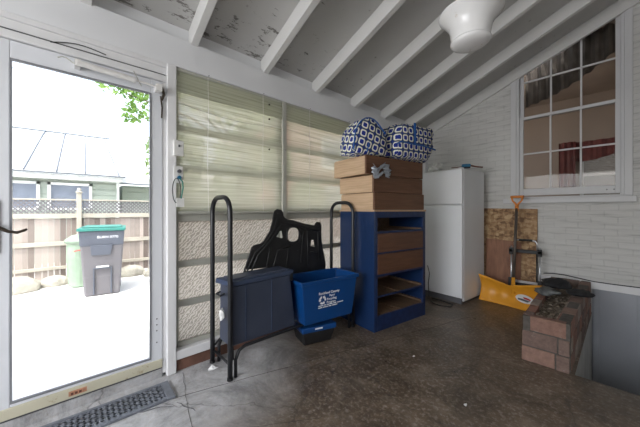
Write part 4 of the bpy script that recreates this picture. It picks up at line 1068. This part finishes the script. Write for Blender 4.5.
t = thing('wheelie_bin', 'grey wheeled trash bin with a teal lid standing on the patio', 'trash bin', (-5.36, .445, GZ), math.radians(-8))
bm = BM(); hexa(bm, [(-.50, -.215, .06), (0, -.215, .0), (0, .215, .0), (-.50, .215, .06)], [(-.62, -.26, .78), (.03, -.26, .78), (.03, .26, .78), (-.62, .26, .78)]); obj('bin_body', bm, M['binbody'], t, bevel=.03, seg=3)
bm = BM(); hexa(bm, [(-.62, -.262, .76), (.035, -.262, .76), (.035, .262, .76), (-.62, .262, .76)], [(-.64, -.275, .985), (.055, -.275, .985), (.055, .275, .985), (-.64, .275, .985)]); obj('bin_collar', bm, M['bintop'], t, bevel=.012)
bm = BM(); box(bm, -.68, .075, -.292, .292, .985, 1.03); box(bm, -.60, .02, -.24, .24, 1.03, 1.05); obj('bin_lid', bm, M['binlid'], t, bevel=.014, seg=3)
bm = BM(); hexa(bm, [(.012, -.13, .62), (.05, -.13, .62), (.05, .10, .62), (.012, .10, .62)], [(.02, -.14, .77), (.056, -.14, .77), (.056, .13, .77), (.02, .13, .77)]); obj('moulded_panel', bm, M['bintop'], t, bevel=.006)
bm = BM(); box(bm, .0, .045, -.11, .12, .41, .43); box(bm, .0, .035, -.11, -.09, .03, .42); box(bm, .0, .035, .10, .12, .03, .42); obj('moulded_panel', bm, M['bintop'], t, bevel=.006)
bm = BM(); box(bm, .018, .048, -.07, .08, .435, .455); obj('grab_bar', bm, M['winwhite'], t, bevel=.004)
for y in (-.22, .18):
    bm = BM(); tube(bm, [(-.52, y, .12), (-.52, y + .04, .12)], .12, 20); obj('wheel', bm, M['blackpl'], t)
text('BURN 0770', .052, M['white'], 'printed_number', t, (.052, -.06, .875), (PI / 2, 0, PI / 2))
t = thing('garden_bin', 'pale green lidded garden bin between the trash bin and the fence', 'garden bin', (-6.3, .26, GZ), math.radians(0))
bm = BM(); lathe(bm, [(.15, 0), (.19, .03), (.22, .5), (.21, .72), (.235, .75)], n=24); obj('bin_body', bm, M['greenbag'], t, smooth=False)
bm = BM(); lathe(bm, [(.245, .75), (.24, .80), (.15, .87), (.03, .89)], n=24); obj('bin_lid', bm, M['greenbag'], t, smooth=True)
bm = BM(); tube(bm, [(.21, -.12, .62), (.26, -.06, .64), (.23, 0.04, .60)], .008, 8); obj('red_handle', bm, M['red'], t)
for i, (x, y, s, lab) in enumerate(((-6.45, -.55, .25, 'pale boulder at the fence foot, left of the garden bin and nearest the door frame'), (-6.62, -.10, .17, 'pale boulder at the fence foot just left of the garden bin'), (-6.6, 1.0, .20, 'pale boulder at the fence foot right of the trash bin'), (-6.35, 1.35, .17, 'small pale boulder right of the trash bin, furthest right at the fence'))):
    bm = BM(); ico(bm, (0, 0, .0), s, (.8, 1.15, .75), 3, .05)
    for v in bm.verts: v.co.z = max(v.co.z, -.3 * s) + .28 * s
    o = obj('boulder', bm, M['stone']); o.location = (x, y, GZ); tag(o, lab, 'rock', 'pale rocks along the fence')

# neighbour's low building
t = thing('neighbour_cottage', 'low pale green sided cottage with a seamed white metal roof beyond the fence', 'house', (-9.5, 0, GZ))
bm = BM(); box(bm, -5, 0, -5, 1.10, 0, 2.16)
for k in range(14): box(bm, 0, .015 , -5, 1.10, k * .155, k * .155 + .13)
obj('siding_wall', bm, M['siding'], t)
bm = BM(); box(bm, 0, .30, -5.1, 1.2, 2.06, 2.17); obj('eave', bm, M['winwhite'], t, bevel=.01)
bm = BM(); hexa(bm, [(.36, -5.2, 2.17), (.36, 1.25, 2.17), (-2.1, 1.15, 3.62), (-2.1, -5.2, 3.50)], [(.36, -5.2, 2.21), (.36, 1.25, 2.21), (-2.1, 1.15, 3.66), (-2.1, -5.2, 3.54)]); rf = obj('metal_roof', bm, M['metalroof'], t)
for y, y2 in ((-1.4, -1.05), (-.65, -.38), (-.11, .06), (.42, .52), (1.11, 1.0)):
    bm = BM(); tube(bm, [(.36, y, 2.225), (-2.1, y2, 3.66)], .018, 6); obj('roof_seam', bm, M['seam'], rf)
bm = BM(); tube(bm, [(.37, -5.2, 2.19), (.37, 1.25, 2.19)], .02, 6); tube(bm, [(-2.1, -5.2, 3.55), (-2.1, 1.15, 3.67)], .03, 6); obj('roof_edge', bm, M['seam'], rf)
for ya, yb_ in ((-1.25, -.40), (-.27, .57)):
    bm = BM()
    for a in ((ya, ya + .06, 1.3, 1.98), (yb_ - .06, yb_, 1.3, 1.98)): box(bm, .01, .06, *a)
    box(bm, .01, .06, ya, yb_, 1.92, 1.98); box(bm, .01, .06, ya, yb_, 1.3, 1.36); wn = obj('window', bm, M['winwhite'], t)
    bm = BM(); box(bm, .012, .024, ya + .06, yb_ - .06, 1.36, 1.92); obj('pane', bm, M['curtain'], wn)
bm = BM(); tube(bm, [(.12, 1.12, 0), (.12, 1.12, 2.1), (.05, 1.05, 3.3)], .03, 8); obj('downpipe', bm, M['winwhite'], t)
t = thing('neighbour_shed', 'lower pale shed with a white roof to the right of the green cottage', 'shed', (-10.4, 0, GZ))
bm = BM(); box(bm, -3, 0, 1.35, 5.0, 0, 2.05)
for k in range(13): box(bm, 0, .015, 1.35, 5.0, k * .155, k * .155 + .13)
obj('siding_wall', bm, M['siding'], t)
bm = BM(); hexa(bm, [(.3, 1.2, 2.08), (.3, 5.1, 2.08), (-3, 5.1, 3.3), (-3, 1.2, 3.3)], [(.3, 1.2, 2.12), (.3, 5.1, 2.12), (-3, 5.1, 3.34), (-3, 1.2, 3.34)]); obj('metal_roof', bm, M['metalroof'], t)
bm = BM(); tube(bm, [(.31, 1.2, 2.09), (.31, 5.1, 2.09)], .02, 6); obj('roof_edge', bm, M['seam'], t)
# brick house further along the fence, seen through the second blind
t = thing('brick_house', 'red brick house with white window seen dimly through the second blind', 'house', (-9.2, 0, GZ))
bm = BM(); box(bm, -5, 0, 7.6, 15, 0, 5.6); obj('brick_wall', bm, M['redbrick'], t)
bm = BM(); hexa(bm, [(.4, 7.4, 5.6), (.4, 15, 5.6), (-5, 15, 5.6), (-5, 7.4, 5.6)], [(-2.2, 7.4, 7.2), (-2.2, 15, 7.2), (-2.6, 15, 7.2), (-2.6, 7.4, 7.2)]); obj('roof', bm, M['seam'], t)
for ya, za in ((8.6, 3.2), (11.2, 3.2), (8.7, .9), (11.6, .9)):
    bm = BM(); box(bm, .0, .05, ya, ya + 1.3, za, za + 1.5); wn = obj('window', bm, M['winwhite'], t)
    bm = BM(); box(bm, .05, .06, ya + .12, ya + 1.18, za + .12, za + 1.38); obj('pane', bm, M['curtain'], wn)

def leafball(bm, c, R, n, ls, flat=1.0):
    for i in range(n):
        v = Vector((random.gauss(0, 1), random.gauss(0, 1), random.gauss(0, 1))).normalized() * R * random.uniform(.35, 1) ** .5
        p = Vector(c) + Vector((v.x, v.y, v.z * flat))
        a = Vector((random.uniform(-1, 1), random.uniform(-1, 1), random.uniform(-1, 1))).normalized(); b_ = a.cross(Vector((random.uniform(-1, 1), random.uniform(-1, 1), random.uniform(-1, 1)))).normalized()
        s = ls * random.uniform(.6, 1.3)
        bm.faces.new([bm.verts.new(p + a * s), bm.verts.new(p + b_ * s * .5), bm.verts.new(p - a * s), bm.verts.new(p - b_ * s * .5)])
t = thing('shade_tree', 'bright green leafy tree overhanging the yard at the top right of the glass door', 'tree', (-6.0, 3.1, GZ))
bm = BM(); tube(bm, [(0, 0, 0), (.05, .02, 1.2), (-.05, .0, 2.4), (.1, -.1, 3.6), (0, 0, 4.8)], [.10, .08, .07, .05, .03], 10)
for e in ((.2, -1.9, 3.6), (-.4, -1.4, 4.2), (.3, 1.2, 4.2), (-.9, .3, 4.4), (.9, -.2, 4.5), (.1, -2.3, 3.35)): tube(bm, [(0, -.05, 2.6), (e[0] * .5, e[1] * .5, (2.6 + e[2]) / 2 + .2), e], [.035, .024, .008], 7)
obj('trunk', bm, M['bark'], t, smooth=True)
bm = BM()
for c, R, n in (((.1, -2.15, 3.75), .48, 420), ((.1, -2.45, 3.55), .28, 130), ((.1, -1.95, 3.25), .36, 240), ((.1, -1.55, 3.9), .5, 420), ((.1, -2.2, 3.0), .15, 60), ((0, -1.0, 4.0), .7, 700), ((0, 0, 4.5), 1.1, 1500), ((.3, 1.0, 4.2), .8, 800), ((-.6, .2, 4.6), .9, 700), ((.5, -.3, 3.7), .8, 800), ((0, .5, 3.3), .6, 500)): leafball(bm, c, R, n, .055)
obj('foliage', bm, M['leaf'], t)
for i, (x, y, R, z, lab) in enumerate(((-8.2, 4.05, .85, 2.5, 'rounded green bush beyond the fence behind the first blind'), (-8.2, 6.9, .8, 1.3, 'low green bush beyond the fence in front of the brick house'), (-8.2, 2.3, .75, 2.6, 'tall green bush beyond the fence just right of the cottage'), (-8.2, 5.5, .55, 3.0, 'narrow tall bush beyond the fence left of the brick house'))):
    t = thing('garden_bush', lab, 'bush', (x, y, GZ), group='bushes beyond the fence')
    bm = BM(); tube(bm, [(0, 0, 0), (.03, 0, z)], .05, 8); obj('stem', bm, M['bark'], t)
    bm = BM(); leafball(bm, (0, 0, z), R, 1800, .08, 1.6); obj('foliage', bm, M['hedge'], t)
bm = BM(); tube(bm, [(-7, -1.6 + i * .25, 4.55 - i * .262 + .012 * i * i * .25) for i in range(9)], .004, 6)
tag(obj('utility_wire', bm, M['cord']), 'thin utility wire sloping down across the bright sky outside the door', 'wire')

# ------------------------------------------------------------------ light
sc = bpy.context.scene
wd = bpy.data.worlds.new('sky'); sc.world = wd; wd.use_nodes = True
nt = wd.node_tree; bg = nt.nodes['Background']
sky = nt.nodes.new('ShaderNodeTexSky'); sky.sky_type = 'NISHITA'; sky.sun_disc = False; sky.sun_elevation = math.radians(58); sky.sun_rotation = math.radians(150); sky.dust_density = 4; sky.air_density = 1.0
hs = nt.nodes.new('ShaderNodeHueSaturation'); hs.inputs['Saturation'].default_value = .45
nt.links.new(sky.outputs[0], hs.inputs['Color']); nt.links.new(hs.outputs[0], bg.inputs[0]); bg.inputs[1].default_value = .75
su = bpy.data.lights.new('sun', 'SUN'); su.energy = 3.2; su.angle = math.radians(3); su.color = (1, .97, .92)
so = bpy.data.objects.new('sun', su); COL.objects.link(so)
dirv = Vector((.30, -.42, 1.0)).normalized(); so.rotation_euler = dirv.to_track_quat('Z', 'Y').to_euler()
def area(name, loc, aim, sx, sy, e, col):
    l = bpy.data.lights.new(name, 'AREA'); l.shape = 'RECTANGLE'; l.size = sx; l.size_y = sy; l.energy = e; l.color = col
    o = bpy.data.objects.new(name, l); COL.objects.link(o); o.location = loc
    o.rotation_euler = (Vector(loc) - Vector(aim)).to_track_quat('Z', 'Y').to_euler(); return o
# added fill panel in the front opening behind the camera, brightens the porch
area('front_fill_light', (-1.0, SY + .03, 1.55), (-1.0, 2, 1.75), 2.2, 1.35, 82, (.97, .98, 1))
pl = bpy.data.lights.new('far_room_fill', 'POINT'); pl.energy = 20; pl.shadow_soft_size = .15; pl.color = (1, .9, .8)  # added fill to brighten the room behind the window, no fixture modelled
o = bpy.data.objects.new('far_room_fill', pl); COL.objects.link(o); o.location = (-1.4, 5.6, 2.7)

# ------------------------------------------------------------------ camera
cam = bpy.data.cameras.new('camera'); cam.sensor_width = 36; cam.lens = 36 * 278 / 640; cam.shift_y = -3.5 / 640; cam.clip_start = .02
co = bpy.data.objects.new('camera', cam); COL.objects.link(co); co.location = (0, 0, 1.15)
co.rotation_euler = (PI / 2, 0, math.atan2(.7337, .6794)); sc.camera = co
sc.view_settings.view_transform = 'Standard'; sc.view_settings.look = 'None'; sc.view_settings.exposure = 0.0; sc.view_settings.gamma = 1; sc.view_settings.use_curve_mapping = False
